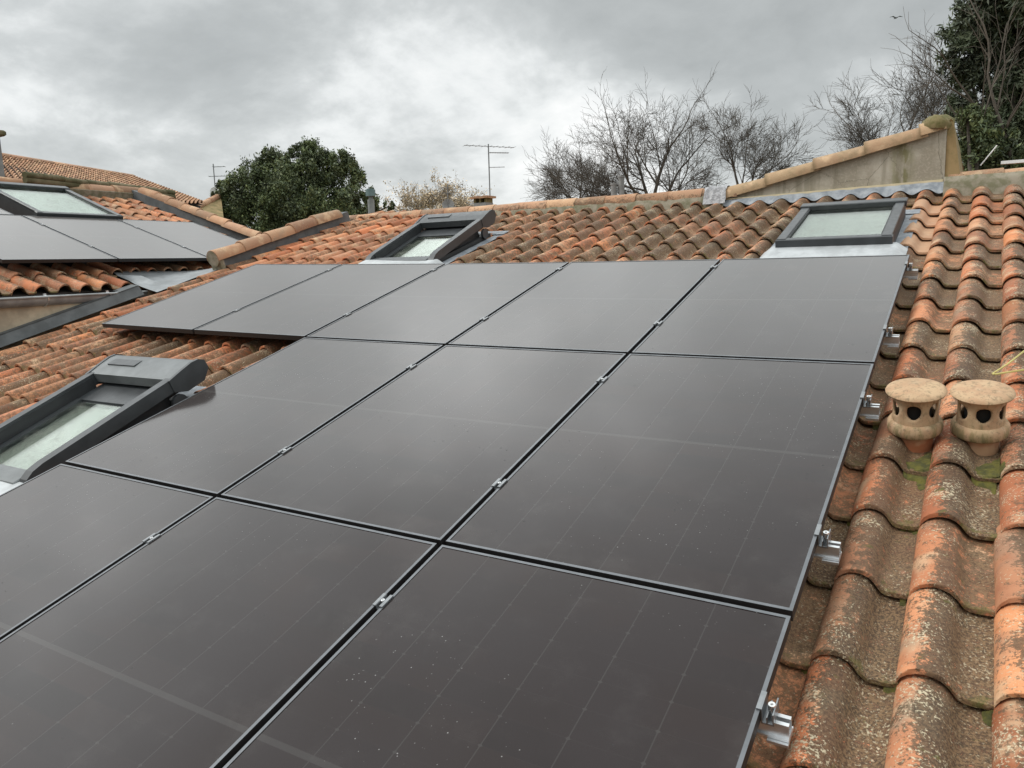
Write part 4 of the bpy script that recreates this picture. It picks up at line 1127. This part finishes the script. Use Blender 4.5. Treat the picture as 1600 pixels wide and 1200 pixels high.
branch_tree('bare_tree', 'low spreading bare tree at the left of the bare group, right of the tall aerial', G, b5,
            dirs([(-.9, .1, .6, .95, .04), (-.4, -.2, 1, 1.0, .045), (.1, .3, 1.1, 1.05, .05), (.6, .1, .9, 1.0, .045), (1.0, 0, .5, .9, .035)]), 4, 71, M_BARK, .0055, .72)
b2 = at(1158, 300, 24); b2.z -= .25
branch_tree('bare_tree', 'slender forked bare tree just left of the gable cap tiles', G, b2,
            dirs([(-.40, .1, 1.1, 1.0, .045), (.02, -.2, 1.2, .95, .03), (.72, .1, .9, 1.02, .045), (1.0, .2, .45, .8, .032)]), 4, 23, M_BARK, .0048, .70)
b3 = at(1415, 262, 21); b3.z -= .2
branch_tree('bare_tree', 'bare twiggy tree rising behind the sloping cap tiles of the gable', G, b3,
            dirs([(-.85, .1, .75, 1.0, .036), (-.28, 0, 1.1, 1.02, .045), (.30, .1, 1.2, 1.05, .045), (.75, 0, 1.2, 1.2, .045), (-1.1, .1, .4, .78, .03)]), 4, 36, M_BARK, .0042, .72)
b4 = at(1585, 255, 15.0); b4.z -= .2
branch_tree('bare_tree', 'pale barked bare tree in front of the dark pine at the right edge', G, b4,
            dirs([(-.75, .0, 1.2, 1.3, .032), (-.2, .1, 1.3, 1.4, .036), (-1.0, .1, .7, 1.0, .024)]), 2, 47, M_BARKP, .004, .55)
bo = at(678, 335, 50); bo.z -= 1.2
branch_tree('ochre_tree', 'pale leafless tree with ochre seed clusters far behind the ridge', None, bo,
            dirs([(-1.0, .1, .62, 1.35, .04), (-.5, 0, .9, 1.3, .045), (0, .2, 1.0, 1.3, .05), (.5, -.1, .9, 1.3, .045), (1.0, 0, .62, 1.35, .04), (-1.5, 0, .42, 1.45, .04), (1.5, 0, .42, 1.45, .04), (-.8, 1, .7, 1.2, .04), (.8, -1, .7, 1.2, .04)]), 4, 58, M_BARKO, .008, .66, seeds=6)

def leafy(name, label, cat_mat, base_px, D, blobs, nleaf, size, seed, aspect=1.6, trunk_r=.18, shrink=.55):
    rng = random.Random(seed); bp_ = at(*base_px, D)
    root = thing(name, label, 'tree', T((bp_.x, bp_.y, GROUND)))
    tr = MB(); tr.tube(Vector((bp_.x, bp_.y, GROUND)), Vector((bp_.x, bp_.y, bp_.z)), trunk_r, trunk_r * .7, 10)
    cr = MB(); tot = sum(b_[2] ** 2 for b_ in blobs)
    for (px, py, rpx, dep) in blobs:
        c = at(px, py, D + dep); pm = 1202 / (D * .96); rad = rpx / pm
        tr.tube(Vector((bp_.x, bp_.y, bp_.z - .3)), c, trunk_r * .45, .02, 5)
        subs = []
        for _ in range(max(6, int(rpx * 1.15))):
            v = Vector((rng.gauss(0, 1), rng.gauss(0, 1), rng.gauss(0, 1))).normalized() * rad * rng.uniform(.45, 1.08); v.z *= 1.12
            subs.append((c + v, rad * rng.uniform(.10, .24)))
        k = int(nleaf * rpx ** 2 / tot)
        for _ in range(k):
            sc_, sr = rng.choice(subs)
            p_ = sc_ + Vector((rng.gauss(0, .6), rng.gauss(0, .6), rng.gauss(0, .75))) * sr
            s = size * rng.uniform(.6, 1.3)
            a = Vector((rng.gauss(0, 1), rng.gauss(0, 1), rng.gauss(0, 1) + .5)).normalized() * s * aspect * .5
            bq = a.cross(Vector((rng.gauss(0, 1), rng.gauss(0, 1), rng.gauss(0, 1)))).normalized() * s * .5
            cr.add([p_ - a, p_ + bq, p_ + a, p_ - bq], [(0, 1, 2, 3)])
    tr.obj('trunk', M_BARK, root, smooth=60); cr.obj('crown', cat_mat, root)
    return root
leafy('evergreen_tree', 'dense dark green evergreen tree with three rounded tops, left of centre', M_LEAF, (455, 380), 24,
      [(420, 275, 36, 0), (478, 268, 40, .2), (536, 282, 34, 0), (385, 305, 34, -.3), (455, 315, 48, -.6), (520, 322, 42, -.4), (360, 330, 28, 0), (405, 340, 38, -.5), (565, 320, 26, .2), (465, 352, 42, -.6), (420, 250, 18, 0), (478, 240, 17, .2), (540, 254, 17, 0), (452, 258, 20, 0), (508, 255, 16, 0), (585, 335, 15, .3), (350, 350, 26, 0), (530, 350, 36, 0), (346, 302, 16, .1), (608, 322, 9, .5)],
      130000, .040, 5, 2.2)
leafy('pine_tree', 'dark pine with dense needle clumps at the upper right edge', M_NEEDLE, (1570, 300), 17.5,
      [(1530, 40, 42, 0), (1585, 20, 50, .3), (1640, 60, 60, .5), (1510, 95, 30, 0), (1560, 110, 46, .3), (1620, 140, 52, .2), (1525, 160, 32, .2), (1580, 185, 44, .4), (1550, 0, 36, 0), (1620, 215, 50, .6), (1540, 225, 36, .8), (1600, 255, 40, 1.), (1690, 120, 70, .8), (1600, -45, 60, 0), (1670, 0, 60, .4), (1700, 210, 60, .6), (1515, 250, 28, 1.0)],
      120000, .034, 6, 3.8, .14)
leafy('shrub_tree', 'low dark green shrub crown beside the gable peak under the pine', M_LEAF, (1520, 290), 14.5,
      [(1512, 185, 18, 0), (1530, 205, 26, .3), (1560, 230, 30, .4), (1530, 240, 24, .2), (1600, 245, 30, .6), (1512, 225, 16, .2)], 16000, .035, 8, 3.0, .07)
